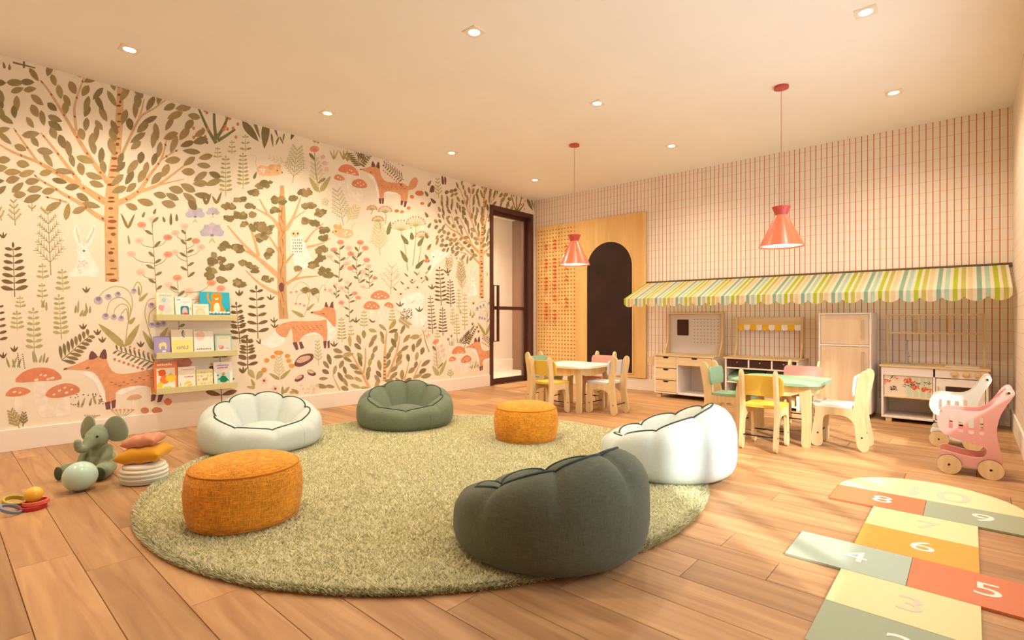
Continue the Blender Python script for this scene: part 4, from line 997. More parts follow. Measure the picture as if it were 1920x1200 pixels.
# market stand
ms = thing('toy_market_stand', 'toy market stand with yellow and white scalloped valance and brown drawers', 'toy market stand', (0, 0, 0))
x0, x1 = -1.965, -1.262
for a in (x0, x1 - .016): part('side_panel', ms, M_tw, a, a + .016, FY, BY, .0, .487)
part('worktop', ms, M_birchx, x0 - .012, x1 + .012, FY - .012, BY, .487, .505)
part('back_panel', ms, M_tw, x0 + .016, x1 - .016, BY - .012, BY - .002, .04, .487)
part('rail', ms, M_tw, x0 + .016, x1 - .016, FY, FY + .3, .385, .400)
part('shelf', ms, M_tw, x0 + .016, x1 - .016, FY, BY - .012, .235, .25); part('shelf', ms, M_tw, x0 + .016, x1 - .016, FY, BY - .012, .03, .046)
dw = (x1 - x0 - .032) / 3
for i in range(3):
    a = x0 + .016 + i * dw
    if i: part('divider', ms, M_tw, a - .008, a + .008, FY, FY + .3, .400, .487)
    d = part('drawer', ms, M_choc, a + .012, a + dw - .012, FY + .004, FY + .02, .405, .480)
    bm = new(); lathe(bm, [(.003, 0), (.003, .006), (.006, .008), (.006, .012), (0, .013)], 12, Matrix.Translation((a + dw / 2, FY + .004, .455)) @ Matrix.Rotation(PI / 2, 4, 'X')); obj('knob', bm, M_birch, d)
for zz in (.25, .046):
    for i in range(2):
        a = x0 + .03 + i * .33
        bm = new(); prism(bm, [(FY + .02, zz), (FY + .28, zz + .10), (FY + .28, zz + .112), (FY + .02, zz + .05), (FY + .008, zz + .05), (FY + .008, zz)], 'x', a, a + .31); obj('slanted_tray', bm, L_mint if i == 0 else M_birch, ms)
for sx in (x0 + .02, x1 - .036):
    bm = new(); prism(bm, [(BY - .16, .505), (BY - .05, .505), (BY - .05, .93), (BY - .10, .93), (BY - .10, .66), (BY - .12, .60), (BY - .15, .55)], 'x', sx, sx + .016, .002); obj('upright', bm, M_birch, ms)
part('header_board', ms, M_birchx, x0 + .036, x1 - .036, BY - .085, BY - .07, .845, .93)
n = 10; a0 = x0 + .040; wv = (x1 - x0 - .08) / n
L_vy = mat('valance_yellow', (238, 186, 30), .8); L_vw = mat('valance_white', (246, 232, 218), .8)
for i in range(n):
    c = a0 + wv * (i + .5); pts = [(c - wv / 2 + .001, .848), (c + wv / 2 - .001, .848)] + [(c + wv / 2 * .97 * math.cos(-k / 8 * PI), .808 + .022 * math.sin(-k / 8 * PI)) for k in range(9)]
    bm = new(); prism(bm, pts, 'y', BY - .092, BY - .087); obj('valance_flap', bm, L_vy if i % 2 == 0 else L_vw, ms)

# fridge
fr = thing('toy_fridge', 'tall wooden toy fridge with two doors and bar handles', 'toy fridge', (0, 0, 0))
x0, x1 = -1.085, -.668
part('body', fr, M_tw, x0, x1, FY + .016, BY, .045, .967)
part('trim', fr, M_tw, x0, x0 + .016, FY - .004, FY + .016, .045, .967); part('trim', fr, M_tw, x1 - .016, x1, FY - .004, FY + .016, .045, .967); part('trim', fr, M_tw, x0 + .016, x1 - .016, FY - .004, FY + .016, .951, .967); part('trim', fr, M_tw, x0 + .016, x1 - .016, FY - .004, FY + .016, .656, .672); part('trim', fr, M_tw, x0 + .016, x1 - .016, FY - .004, FY + .016, .045, .061)
for z0, z1, h0, h1 in ((.064, .653, .33, .61), (.675, .948, .73, .90)):
    d = part('door', fr, wood('fridge_birch', (222, 190, 150), (234, 206, 168), 'Z', 1.0), x0 + .019, x1 - .019, FY, FY + .014, z0, z1)
    bm = new(); box(bm, -.735, -.723, FY - .024, FY - .012, h0, h1, .002)
    for zz in (h0 + .015, h1 - .027): box(bm, -.734, -.724, FY - .013, FY + .001, zz, zz + .012)
    obj('handle', bm, mat('handle_grey', (196, 172, 150), .5), d)
for a in (x0 + .03, x1 - .07):
    for yy in (FY + .03, BY - .07): part('foot', fr, M_birch, a, a + .04, yy, yy + .04, 0, .045)

# play kitchen
pk = thing('play_kitchen', 'white toy kitchen with sink tap, oven and open wooden rack', 'play kitchen', (0, 0, 0))
x0, x1, xm = -.595, .112, -.228
for a in (x0, xm - .008, x1 - .016): part('side_panel', pk, M_tw, a, a + .016, FY, BY, .035, .485)
part('bottom_panel', pk, M_tw, x0 + .016, x1 - .016, FY, BY, .035, .052); part('back_panel', pk, M_tw, x0 + .016, x1 - .016, BY - .012, BY - .002, .052, .485)
part('fascia', pk, M_tw, x0 + .016, x1 - .016, FY, FY + .014, .412, .485)
part('worktop', pk, M_birchx, x0 - .012, x1 + .012, FY - .014, BY, .485, .503)
part('shelf', pk, M_birchx, x0 + .016, xm - .008, FY, BY - .012, .216, .228)
P = Paint(lambda u, v: (u, v), step=2e-6, base=3e-4); rk = random.Random(2)
cu = part('curtain', pk, mat('curtain_cream', (234, 214, 190), .9), x0 + .020, xm - .012, FY + .012, FY + .018, .228, .412, bevel=0)
P.add([(-.42, .231), (-.25, .231), (-.25, .405), (-.42, .405)], rgb(204, 208, 176))
for k in range(7): P.add([(-.56 + k * .045, .23), (-.545 + k * .045, .23), (-.545 + k * .045, .408), (-.56 + k * .045, .408)], rgb(236, 214, 188) if k < 3 else rgb(220, 214, 184))
P.blob(-.49, .385, .02, rgb(240, 190, 140))
for cx, cz, n_, c in ((-.56, .345, 7, rgb(222, 84, 48)), (-.43, .36, 5, rgb(222, 84, 48)), (-.38, .365, 9, rgb(222, 84, 48)), (-.35, .31, 12, rgb(222, 84, 48)), (-.29, .30, 8, rgb(222, 84, 48)), (-.40, .33, 8, rgb(40, 46, 44)), (-.35, .335, 6, rgb(40, 46, 44)), (-.27, .35, 6, rgb(40, 46, 44)), (-.51, .29, 16, rgb(60, 60, 54)), (-.51, .395, 7, rgb(40, 40, 36)), (-.255, .29, 3, rgb(226, 130, 60))):
    for _ in range(int(n_ * 1.5)):
        u, v, a, l = cx + rk.uniform(-.025, .025), cz + rk.uniform(-.018, .018), rk.uniform(0, 3.1), rk.uniform(.010, .026)
        P.stroke([(u, v), (u + l * math.cos(a), v + l * .8 * math.sin(a))], .010 if c[0] > .3 else .005, .008 if c[0] > .3 else .003, c)
P.build('printed_pattern', cu, lambda a, b, o: (a, FY + .012 - o, b), M_flat, lambda q: [[(min(max(u, x0 + .022), xm - .014), min(max(v, .23), .41)) for u, v in q]])
od = part('oven_door', pk, M_tw, xm + .012, x1 - .02, FY - .004, FY + .012, .06, .406)
part('oven_window', od, M_choc, -.155, .04, FY - .0055, FY, .26, .345)
bm = new(); box(bm, -.205, -.197, FY - .022, FY - .012, .29, .345, .002); box(bm, -.204, -.198, FY - .013, FY - .003, .30, .306); box(bm, -.204, -.198, FY - .013, FY - .003, .328, .334); obj('oven_handle', bm, M_birch, od)
for a in (-.095, -.022, .05):
    bm = new(); lathe(bm, [(.027, 0), (.027, .008), (.018, .010), (.015, .022), (0, .023)], 24, Matrix.Translation((a, FY, .449)) @ Matrix.Rotation(PI / 2, 4, 'X')); k_ = obj('knob', bm, M_birch, pk, smooth=False)
    part('pointer', k_, mat('knob_pointer', (222, 180, 110), .6), a - .010, a + .010, FY - .0245, FY - .0225, .446, .452, bevel=0)
for a in (x0 + .03, x1 - .07):
    for yy in (FY + .01, BY - .06): part('foot', pk, M_birch, a, a + .045, yy, yy + .04, 0, .035)
rk_y0, rk_y1 = BY - .12, BY - .09
for a in (x0 + .010, x1 - .03): part('rack_post', pk, M_birch, a, a + .018, rk_y0, rk_y1, .503, .955)
for zz in (.775, .940): part('rack_shelf', pk, M_birchx, x0 + .028, x1 - .03, rk_y0 - .02, rk_y1 + .04, zz, zz + .012)
for a in (-.352, -.143): part('rack_divider', pk, M_birch, a, a + .014, rk_y0, rk_y1 + .03, .787, .940)
bm = new(); lathe(bm, [(.022, .503), (.022, .512), (.014, .516), (.012, .58), (.015, .60), (.010, .62), (.010, .69), (.014, .70), (.010, .715), (0, .716)], 20, Matrix.Translation((-.43, BY - .15, 0)))
tube(bm, [(-.43, BY - .15, .70), (-.43, BY - .17, .712), (-.43, BY - .21, .700), (-.43, BY - .215, .68)], .008, 8); tube(bm, [(-.43, BY - .15, .56), (-.405, BY - .15, .575)], .006, 8)
obj('tap', bm, mat('tap_grey', (178, 160, 146), .4, .5), pk, smooth=True)
bm = new(); prism(bm, rrect(-.55, -.36, FY + .06, FY + .22, .03), 'z', .5031, .506); obj('sink', bm, mat('sink_grey', (190, 176, 164), .4), pk)
bm = new(); prism(bm, rrect(-.16, .06, FY + .06, FY + .26, .01), 'z', .5031, .509); hb = obj('hob', bm, M_tw, pk)

# ------------------------------------------------------------------ striped awning
AX0, AX1, AYF, AZW, AZF, AZB = -3.08, .243, 5.478, 1.372, 1.150, 1.075
aw = thing('awning', 'long striped awning in green, mint and cream above the toy kitchen row', 'awning', (0, 0, 0))
unit = [(.030, rgb(206, 196, 104)), (.020, rgb(246, 234, 210)), (.030, rgb(190, 204, 66)), (.022, rgb(246, 234, 210)), (.030, rgb(188, 216, 196)), (.020, rgb(246, 234, 210)), (.030, rgb(152, 186, 164)), (.024, rgb(246, 234, 210)), (.030, rgb(236, 214, 168)), (.012, rgb(246, 234, 210))]
def stripes(x0, x1):
    out = []; x = x1 - .02; out.append((x, x1, unit[9][1])); i = 0
    while x > x0:
        w_, c = unit[i % 10]; a = max(x0, x - w_); out.append((a, x, c)); x = a; i += 1
    return out
ST = stripes(AX0, AX1)
def colmesh(name, quads, m, parent, solid=0.0):
    V, Fc, C = [], [], []
    for q, c in quads:
        o = len(V); V += q; Fc.append(list(range(o, o + len(q)))); C += [c] * len(q)
    me = bpy.data.meshes.new(name); me.from_pydata(V, [], Fc); at = me.color_attributes.new('Col', 'FLOAT_COLOR', 'POINT'); at.data.foreach_set('color', np.array(C, np.float32).ravel())
    o = obj(name, me, m, parent)
    return o
M_awn = vcol_mat('awning_canvas', .85, .04, 30)
_nt = M_awn.node_tree; _pb = _nt.nodes['Principled BSDF']; _tl = _nt.nodes.new('ShaderNodeBsdfTranslucent'); _mx = _nt.nodes.new('ShaderNodeMixShader'); _mx.inputs[0].default_value = .38
_nt.links.new(_pb.inputs['Base Color'].links[0].from_socket, _tl.inputs[0]); _nt.links.new(_pb.outputs[0], _mx.inputs[1]); _nt.links.new(_tl.outputs[0], _mx.inputs[2]); _nt.links.new(_mx.outputs[0], _nt.nodes['Material Output'].inputs[0])
qs = []
dn = .004
for a, b_, c in ST:
    for k in range(1):
        qs.append(([(a, AYF, AZF), (b_, AYF, AZF), (b_, YB - .004, AZW), (a, YB - .004, AZW)], c))
colmesh('canopy', qs, M_awn, aw)
qs = []; ns = 24; sw = (AX1 - AX0) / ns
cuts = sorted({round(v, 5) for a, b_, c in ST for v in (a, b_)} | {round(AX0 + sw * k / 8, 5) for k in range(ns * 8 + 1)})
def vb(x): f = ((x - AX0) / sw) % 1.0; return AZB + .018 - .042 * math.sin(PI * f) ** .6
for a, b_ in zip(cuts, cuts[1:]):
    if b_ - a < 1e-5: continue
    xm_ = (a + b_) / 2; c = next((c for p, q, c in ST if p - 1e-6 <= xm_ <= q + 1e-6), unit[1][1])
    za, zb_ = vb(a + 1e-6), vb(b_ - 1e-6)
    qs.append(([(a, AYF, za), (b_, AYF, zb_), (b_, AYF, AZF), (a, AYF, AZF)], c))
colmesh('valance', qs, M_awn, aw)
part('wall_rail', aw, mat('awning_rail', (96, 84, 60), .5), AX0, AX1 + .02, YB - .02, YB - .001, AZW - .025, AZW + .012)
part('front_bar', aw, mat('awning_bar', (214, 204, 184), .5), AX0 + .01, AX1 - .01, AYF + .006, AYF + .022, AZF - .026, AZF - .010)
for xx in (AX0 + .02, (AX0 + AX1) / 2, AX1 - .034): 
    bm = new(); tube(bm, [(xx + .007, YB - .004, AZF + .0), (xx + .007, AYF + .02, AZF - .018)], .006, 8); obj('support_arm', bm, mat('awning_bar', (214, 204, 184), .5), aw)

# ------------------------------------------------------------------ wood panel with pegboard and arched chalkboard
wp = thing('wall_panel', 'tall wooden wall panel with pegboard and an arched brown chalkboard', 'wall panel', (0, 0, 0))
PX0, PX1, PZ0, PZ1 = -4.86, -3.08, .155, 2.282
py0, py1 = YB - .03, YB - .001
gx0, gz0, gs, nc, nr = -4.845, .205, .0535, 13, 38
gx1, gz1 = gx0 + gs * nc, gz0 + gs * nr
part('backing', wp, mat('panel_hole_dark', (150, 100, 50), .9), PX0 + .002, PX1 - .002, py1 - .010, py1, PZ0, PZ1, bevel=0)
bm = new(); vg = {}
def gv(i, j):
    if (i, j) not in vg: vg[(i, j)] = bm.verts.new((gx0 + i * gs, py0, gz0 + j * gs))
    return vg[(i, j)]
for i in range(nc):
    for j in range(nr):
        cx, cz = gx0 + (i + .5) * gs, gz0 + (j + .5) * gs
        ring = [bm.verts.new((cx + .0100 * math.cos(a), py0, cz + .0100 * math.sin(a))) for a in [-.75 * PI + k * PI / 4 for k in range(8)]]
        deep = [bm.verts.new((v.co.x, py0 + .018, v.co.z)) for v in ring]
        cn = [gv(i, j), gv(i + 1, j), gv(i + 1, j + 1), gv(i, j + 1)]
        for k in range(4):
            bm.faces.new([cn[k], ring[2 * k], ring[2 * k + 1]]); bm.faces.new([cn[k], ring[2 * k + 1], ring[(2 * k + 2) % 8], cn[(k + 1) % 4]])
        for k in range(8): bm.faces.new([ring[k], deep[k], deep[(k + 1) % 8], ring[(k + 1) % 8]])
me_ = bpy.data.meshes.new('pegboard'); bm.normal_update(); bm.to_mesh(me_); bm.free()
obj('pegboard', me_, M_panel, wp)
part('board', wp, M_panel, PX0, gx0, py0, py1 - .010, PZ0, PZ1, bevel=0); part('board', wp, M_panel, gx0, gx1, py0, py1 - .010, gz1, PZ1, bevel=0); part('board', wp, M_panel, gx0, gx1, py0, py1 - .010, PZ0, gz0, bevel=0); part('board', wp, M_panel, gx1 + .001, PX1, py0, py1 - .010, PZ0, PZ1, bevel=.001)
ax0, ax1, az0, azs = -3.955, -3.268, .215, 1.60
acx, ar = (ax0 + ax1) / 2, (ax1 - ax0) / 2
def arch(e): return [(ax0 - e, az0 - e), (ax1 + e, az0 - e)] + [(acx + (ar + e) * math.cos(k / 24 * PI), azs + (ar + e) * math.sin(k / 24 * PI)) for k in range(25)]
bm = new(); prism(bm, arch(.016), 'y', py0 - .010, py0 + .001, .002); obj('arch_trim', bm, wood('trim_birch', (226, 186, 120), (238, 204, 144), 'Z'), wp)
bm = new(); prism(bm, arch(0), 'y', py0 - .0125, py0 - .0095); obj('chalkboard', bm, mat('chalkboard_brown', (50, 27, 17), .55, .3, var=.45, vscale=3), wp)
M_peg = mat('red_peg', (222, 104, 62), .5)
def peg_at(c, r, label, grp, hook=False):
    x, z = gx0 + (c + .5) * gs, gz1 - (r + .5) * gs
    bm = new(); M_ = Matrix.Translation((x, py0, z)) @ Matrix.Rotation(PI / 2, 4, 'X')
    if hook:
        tube(bm, [(x, py0 + .012, z), (x, py0 - .03, z), (x, py0 - .045, z + .006), (x, py0 - .05, z + .024)], .0085, 8)
    else: lathe(bm, [(.010, -.012), (.010, .034), (.016, .036), (.017, .046), (.012, .052), (0, .053)], 12, M_)
    return tag(obj('wooden_peg', bm, M_peg, smooth=True), label, 'peg', grp)
pegs = {3: [4, 5, 8, 9, 10, 13, 14, 15, 16, 20, 21, 22, 23, 24], 6: [3, 4, 5, 8, 9, 10, 11, 12, 13, 14, 15, 16, 18, 19, 22, 23, 24], 10: [5, 6, 11, 13, 14, 19, 20, 21]}
ordn = ['top', 'second', 'third', 'fourth', 'fifth', 'sixth', 'seventh', 'eighth', 'ninth', 'tenth', 'eleventh', 'twelfth', 'thirteenth', 'fourteenth', 'fifteenth', 'sixteenth', 'seventeenth']
pl = {3: 'orange red wooden peg, %s from the top in the left peg column', 6: 'orange red wooden peg, %s from the top in the middle peg column', 10: 'orange red hooked peg, %s from the top in the right peg column'}
for c, rows in pegs.items():
    for k, r in enumerate(rows): peg_at(c, r, (pl[c] % ordn[k]).replace('top from the top', 'topmost'), 'pegs in pegboard column %s' % {3: 'one', 6: 'two', 10: 'three'}[c], c == 10)
# ------------------------------------------------------------------ pendant lamps
M_coral = mat('coral_metal', (214, 110, 74), .32, .5, coat=.3); M_coral2 = mat('coral_red_metal', (196, 78, 66), .4, .4)
def pendant(label, loc):
    t = thing('pendant_lamp', label, 'lamp', (*loc, 0), 0, 'coral pendant lamps')
    bm = new(); lathe(bm, [(.052, ZC - .018), (.052, ZC - .001)], 32); obj('canopy', bm, M_coral2, t)
    bm = new(); tube(bm, [(0, 0, ZC - .018), (0, 0, 1.77)], .0022, 6); obj('cord', bm, mat('cord_red', (190, 120, 96), .7), t)
    bm = new(); lathe(bm, [(0, 1.768), (.064, 1.772), (.066, 1.770), (.042, 1.708)], 40, cap=False); obj('collar', bm, M_coral2, t, smooth=False)
    bm = new(); lathe(bm, [(.040, 1.710), (.160, 1.466), (.158, 1.464), (.037, 1.708)], 48, cap=False); obj('shade', bm, M_coral, t, smooth=False)
    bm = new(); lathe(bm, [(0.0, 1.69), (.038, 1.69), (.150, 1.476), (.0, 1.474)], 40, cap=False); obj('diffuser', bm, emit('pendant_glow', (1.0, .86, .60), 3.2), t)
    ld = bpy.data.lights.new('bulb', 'SPOT'); ld.energy = 24; ld.color = WARM; ld.spot_size = math.radians(150); ld.spot_blend = .8; ld.shadow_soft_size = .08
    lo = bpy.data.objects.new('bulb', ld); COL.objects.link(lo); lo.parent = t; lo.location = (0, 0, 1.46)
pendant('coral cone pendant lamp hanging over the mint table', T2)
pendant('coral cone pendant lamp hanging over the cream table by the pegboard', T1)

# ------------------------------------------------------------------ recessed downlights
M_trim = mat('downlight_trim', (240, 226, 206), .5)
def downlight(label, x, y, power=SPOT_W, grp='recessed ceiling downlights'):
    t = thing('downlight', label, 'ceiling light', (x, y, ZC), 0, grp)
    bm = new(); o_ = .056; r_ = .036
    sq = [(-o_, -o_), (o_, -o_), (o_, o_), (-o_, o_)]
    A = [bm.verts.new((a, b_, -.001)) for a, b_ in sq]; B = [bm.verts.new((a * .94, b_ * .94, -.007)) for a, b_ in sq]
    n = 32; C_ = [bm.verts.new((r_ * math.cos(-.75 * PI + k * 2 * PI / n), r_ * math.sin(-.75 * PI + k * 2 * PI / n), -.007)) for k in range(n)]
    D_ = [bm.verts.new((v.co.x * .93, v.co.y * .93, -.003)) for v in C_]
    for i in range(4):
        bm.faces.new([A[i], A[(i + 1) % 4], B[(i + 1) % 4], B[i]])
        seg = [C_[(i * 8 + k) % n] for k in range(9)]; bm.faces.new([B[i]] + [B[(i + 1) % 4]] + seg[::-1])
    for k in range(n): bm.faces.new([C_[k], C_[(k + 1) % n], D_[(k + 1) % n], D_[k]])
    obj('trim', bm, M_trim, t)
    bm = new(); lathe(bm, [(.034, -.004), (.030, -.0075), (0, -.0085)], 24); obj('lens', bm, emit('downlight_glow', (1.0, .80, .50), LENS_E), t)
    ld = bpy.data.lights.new('bulb', 'SPOT'); ld.energy = power; ld.color = WARM; ld.spot_size = math.radians(150); ld.spot_blend = 1.0; ld.shadow_soft_size = .035
    lo = bpy.data.objects.new('bulb', ld); COL.objects.link(lo); lo.parent = t; lo.location = (0, 0, -.02)
DL = [('recessed spotlight over the big painted birch at far left', -4.175, .879), ('recessed spotlight over the mural, second along from the left', -4.175, 2.29), ('recessed spotlight over the mural between the upper fox and the far corner', -4.17, 3.72), ('recessed spotlight in the far corner above the glazed door', -4.175, 5.15),
      ('large recessed spotlight in the middle of the ceiling top edge', -2.315, 2.254), ('recessed spotlight in the centre of the ceiling', -2.312, 3.67), ('recessed spotlight near the plaid wall beside the pegboard', -2.305, 5.078),
      ('square recessed spotlight at the top right of the ceiling', -.455, 3.623), ('recessed spotlight near the plaid wall at the right corner', -.451, 5.055)]
for l, x, y in DL: downlight(l, x, y)
downlight('added unseen spotlight above the near end of the rug, over the camera', -2.315, .84)  # out of view, added on the grid line to brighten the near left
downlight('added unseen spotlight at the near end of the mural wall, left of the camera', -4.175, -.54)  # likewise unseen, put in for more light on the left side
downlight('added unseen spotlight in the corridor beyond the door', -5.75, 5.6, 420, 'added corridor lights')  # unseen lamp, added so the corridor looks bright through the glass

# ------------------------------------------------------------------ hopscotch mat
hm = thing('hopscotch_mat', 'pastel hopscotch floor mat with numbered tiles along the right side', 'play mat', (0, 0, 0))
H_or = lac('mat_orange', (214, 122, 80)); H_sg = lac('mat_sage', (158, 164, 134)); H_ye = lac('mat_cream', (222, 210, 152)); H_am = lac('mat_amber', (232, 158, 62)); H_tx = lac('mat_pink_number', (250, 228, 212)); H_tx2 = lac('mat_pale_number', (232, 196, 168)); H_mt = lac('mat_mint', (172, 184, 162))
th_ = .010
xa, xb, xc, xd, xe = -.531, -.347, -.161, .026, .209
def tile(x0, x1, y0, y1, m, n, mt, size=.15):
    t = obj('tile', cbox(x0 + .0006, x1 - .0006, y0 + .0006, y1 - .0006, .0005, th_, bevel=.0012), m, hm)
    text_mesh(n, size, mt, t, ((x0 + x1) / 2 + .02, (y0 + y1) / 2, th_ + .0004), sx=1.18)
tile(xa, xc, 2.999, 3.268, H_or, '8', H_tx); tile(xc, xe, 2.999, 3.268, H_sg, '9', H_tx)
tile(xb, xd, 2.722, 2.998, H_ye, '7', H_tx2); tile(xb, xd, 2.446, 2.721, H_am, '6', H_tx)
tile(xa, xc, 2.170, 2.445, H_mt, '4', H_tx); tile(xc, xe, 2.170, 2.445, H_or, '5', H_tx)
tile(xb, xd, 1.895, 2.169, H_ye, '3', H_tx2); tile(xb, xd, 1.620, 1.894, H_sg, '2', H_tx); tile(xb, xd, 1.345, 1.619, H_or, '1', H_tx)
pts = [(xc + .369 * math.cos(k / 40 * PI), 3.269 + .372 * math.sin(k / 40 * PI)) for k in range(41)]
bm = new(); prism(bm, pts, 'z', .0005, th_, .001); t_ = obj('tile', bm, lac('mat_cream_arch', (230, 212, 162)), hm)
text_mesh('10', .26, H_tx2, t_, (xc + .02, 3.40, th_ + .0004), sx=1.18)

# ------------------------------------------------------------------ picture ledges and books on the mural wall
M_ledge = mat('pale_green_lacquer', (214, 204, 146), .5)
LY0, LY1 = 1.19, 1.795
ledges = []
for zb, lab in ((.895, 'pale green picture ledge, topmost of three, holding the bear book'), (.588, 'pale green picture ledge, middle of three, on the mural wall'), (.305, 'pale green picture ledge, lowest of three, on the mural wall')):
    t = thing('picture_ledge', lab, 'shelf', (XL, LY0, zb), 0, 'book ledges')
    obj('lip', cbox(.088, .100, 0, LY1 - LY0, 0, .050), M_ledge, t); obj('shelf', cbox(.002, .088, 0, LY1 - LY0, 0, .012), M_ledge, t); obj('back_strip', cbox(.001, .010, 0, LY1 - LY0, .012, .05), M_ledge, t)
def book(label, y0, y1, z0, zt, col, lean=.035, depth=.070, art=None, pages=True):
    w, h = y1 - y0, zt - z0
    t = thing('picture_book', label, 'book', (XL + depth, y0, z0), 0, 'picture books on the ledges')
    t.rotation_euler = (0, -math.asin(min(.9, lean / h)), 0)
    th = .008
    obj('pages', cbox(-th + .0015, -.0015, .002, w - .001, .002, h - .002, bevel=0), mat('book_pages', (246, 238, 220), .9), t)
    c = mat('cover_%d_%d_%d' % col, col, .45, .35)
    co_ = obj('front_cover', cbox(-.0015, 0, 0, w, 0, h, bevel=0), c, t); obj('back_cover', cbox(-th, -th + .0015, 0, w, 0, h, bevel=0), c, t); obj('spine', cbox(-th + .0015, -.0015, 0, .0015, 0, h, bevel=0), c, t)
    P = Paint(lambda u, v: (u * w, v * h), step=3e-6, base=2e-4)
    if art: art(P)
    P.build('cover_art', co_, lambda a, b_, o: (o, a, b_), M_flat)
    return t
def lines(P, x, y, n, w, col, h=.03):
    for i in range(n): P.add([(x + i * w * 1.35, y), (x + i * w * 1.35 + w, y), (x + i * w * 1.35 + w, y + h * (1 + (i * 7 % 3) * .3)), (x + i * w * 1.35, y + h)], col)
def a1(P):
    for i in range(9): P.blob(.25 + (i % 5) * .14, .9 if i < 5 else .1, .06, rgb(*((170, 214, 216) if i % 2 else (240, 190, 196))))
    P.blob(.5, .68, .2, rgb(240, 214, 216)); P.blob(.3, .42, .17, rgb(244, 160, 164)); P.blob(.62, .36, .26, rgb(250, 214, 204)); P.blob(.25, .2, .1, rgb(246, 216, 120)); P.blob(.42, .72, .1, rgb(166, 214, 200))
def a2(P):
    lines(P, .12, .86, 3, .05, rgb(40, 40, 44)); lines(P, .34, .76, 6, .07, rgb(244, 190, 186)); P.add(rrect(.3, .82, .08, .6, .12), rgb(48, 140, 160)); P.ell(.56, .34, .16, .2, rgb(246, 190, 186)); P.ell(.58, .2, .17, .1, rgb(222, 84, 60)); P.ell(.9, .48, .06, .07, rgb(246, 206, 90)); P.ell(.2, .08, .16, .06, rgb(60, 150, 170))
def a3(P): lines(P, .12, .78, 9, .06, rgb(226, 190, 170), .05); P.ell(.45, .42, .3, .3, rgb(240, 208, 160)); P.ell(.45, .42, .2, .2, rgb(246, 222, 184))
def a4(P):
    B = rgb(238, 152, 46); P.add([(.03, .0), (1, 0), (1, .26), (.03, .26)], rgb(36, 150, 190)); P.poly([(.32, .24), (.36, .5), (.4, .66), (.38, .8), (.42, .95), (.56, .97), (.72, .94), (.73, .75), (.70, .6), (.78, .4), (.82, .24)], B)
    P.stroke([(.40, .55), (.30, .66), (.26, .8), (.28, .96)], .08, .06, B); P.poly([(.46, .28), (.45, .5), (.52, .6), (.62, .58), (.66, .42), (.63, .28)], rgb(252, 240, 214)); P.ell(.55, .76, .06, .05, rgb(252, 240, 214)); P.ell(.55, .785, .03, .02, DK); P.stroke([(.48, .86), (.52, .85)], .012, .012, DK); P.stroke([(.58, .85), (.62, .86)], .012, .012, DK)
    for i in range(9): P.leaf(.83 + i * .018, .24, PI / 2 + (i - 4) * .12, .16, .03, rgb(84, 140, 50))
    for i in range(6): P.blob(.32 + i * .12, .25, .05, rgb(240, 248, 250))
    lines(P, .30, .05, 9, .055, rgb(16, 74, 104), .1)
def a5(P): P.add([(0, .2), (1, .2), (1, .95), (0, .95)], rgb(168, 154, 196)); P.poly([(.3, .62), (.5, .7), (.75, .68), (.76, .4), (.68, .38), (.66, .52), (.45, .52), (.42, .38), (.34, .4)], rgb(236, 216, 140)); P.add([(.5, .24), (.72, .24), (.72, .32), (.5, .32)], rgb(246, 240, 230)); lines(P, .1, .08, 4, .08, rgb(180, 190, 150))
def a6(P):
    P.add([(.04, 0), (.96, 0), (.96, .62), (.04, .62)], rgb(240, 226, 140)); P.blob(.55, .85, .12, rgb(196, 176, 190)); P.stroke([(.56, .98), (.5, .8), (.6, .7)], .06, .03, rgb(120, 104, 104)); P.ell(.42, .1, .06, .06, rgb(214, 190, 70))
def a7(P): P.ell(.32, .82, .24, .2, rgb(244, 208, 186)); P.ell(.25, .84, .1, .09, rgb(240, 196, 172)); P.ell(.42, .76, .1, .08, rgb(240, 196, 172)); P.add([(.08, .12), (.92, .12), (.92, .14), (.08, .14)], rgb(236, 216, 196)); lines(P, .12, .24, 8, .07, rgb(150, 130, 120), .05)
def a8(P): P.add([(.1, .06), (.92, .06), (.92, .94), (.1, .94)], rgb(216, 216, 198)); lines(P, .3, .78, 5, .08, rgb(232, 180, 130), .05); P.blob(.38, .36, .13, rgb(222, 130, 80)); P.blob(.28, .4, .1, rgb(232, 166, 206)); P.blob(.7, .28, .1, rgb(206, 190, 216)); P.ell(.5, .16, .34, .1, rgb(246, 244, 236))
def a9(P):
    P.add([(.1, .06), (.9, .06), (.9, .78), (.1, .78)], rgb(246, 232, 214)); lines(P, .14, .86, 7, .07, rgb(252, 232, 210), .06); P.blob(.34, .62, .14, rgb(232, 110, 50)); P.blob(.42, .4, .2, rgb(236, 130, 62)); P.blob(.7, .46, .18, rgb(244, 204, 70)); P.blob(.25, .24, .14, rgb(244, 204, 70)); P.add([(.34, .06), (.76, .06), (.7, .18), (.4, .18)], rgb(206, 216, 70)); P.blob(.16, .1, .06, rgb(224, 100, 110))
def a10(P): lines(P, .2, .86, 7, .08, rgb(240, 176, 180), .04); lines(P, .36, .55, 5, .08, rgb(190, 84, 90), .04); P.poly([(.3, .2), (.4, .34), (.6, .4), (.75, .34), (.7, .3), (.5, .28)], rgb(244, 206, 80)); P.poly([(.4, .14), (.6, .24), (.8, .26), (.7, .18)], rgb(240, 180, 90)); lines(P, .1, .2, 1, .04, rgb(200, 150, 90), .12)
def a11(P):
    for i in range(5):
        for j in range(5): P.blob(.12 + i * .19, .12 + j * .18, .07, rgb(*((232, 206, 110), (206, 190, 206), (238, 214, 190))[(i + 2 * j) % 3]))
    P.ell(.5, .48, .26, .16, rgb(248, 236, 190)); lines(P, .36, .42, 3, .08, rgb(190, 160, 80), .12)
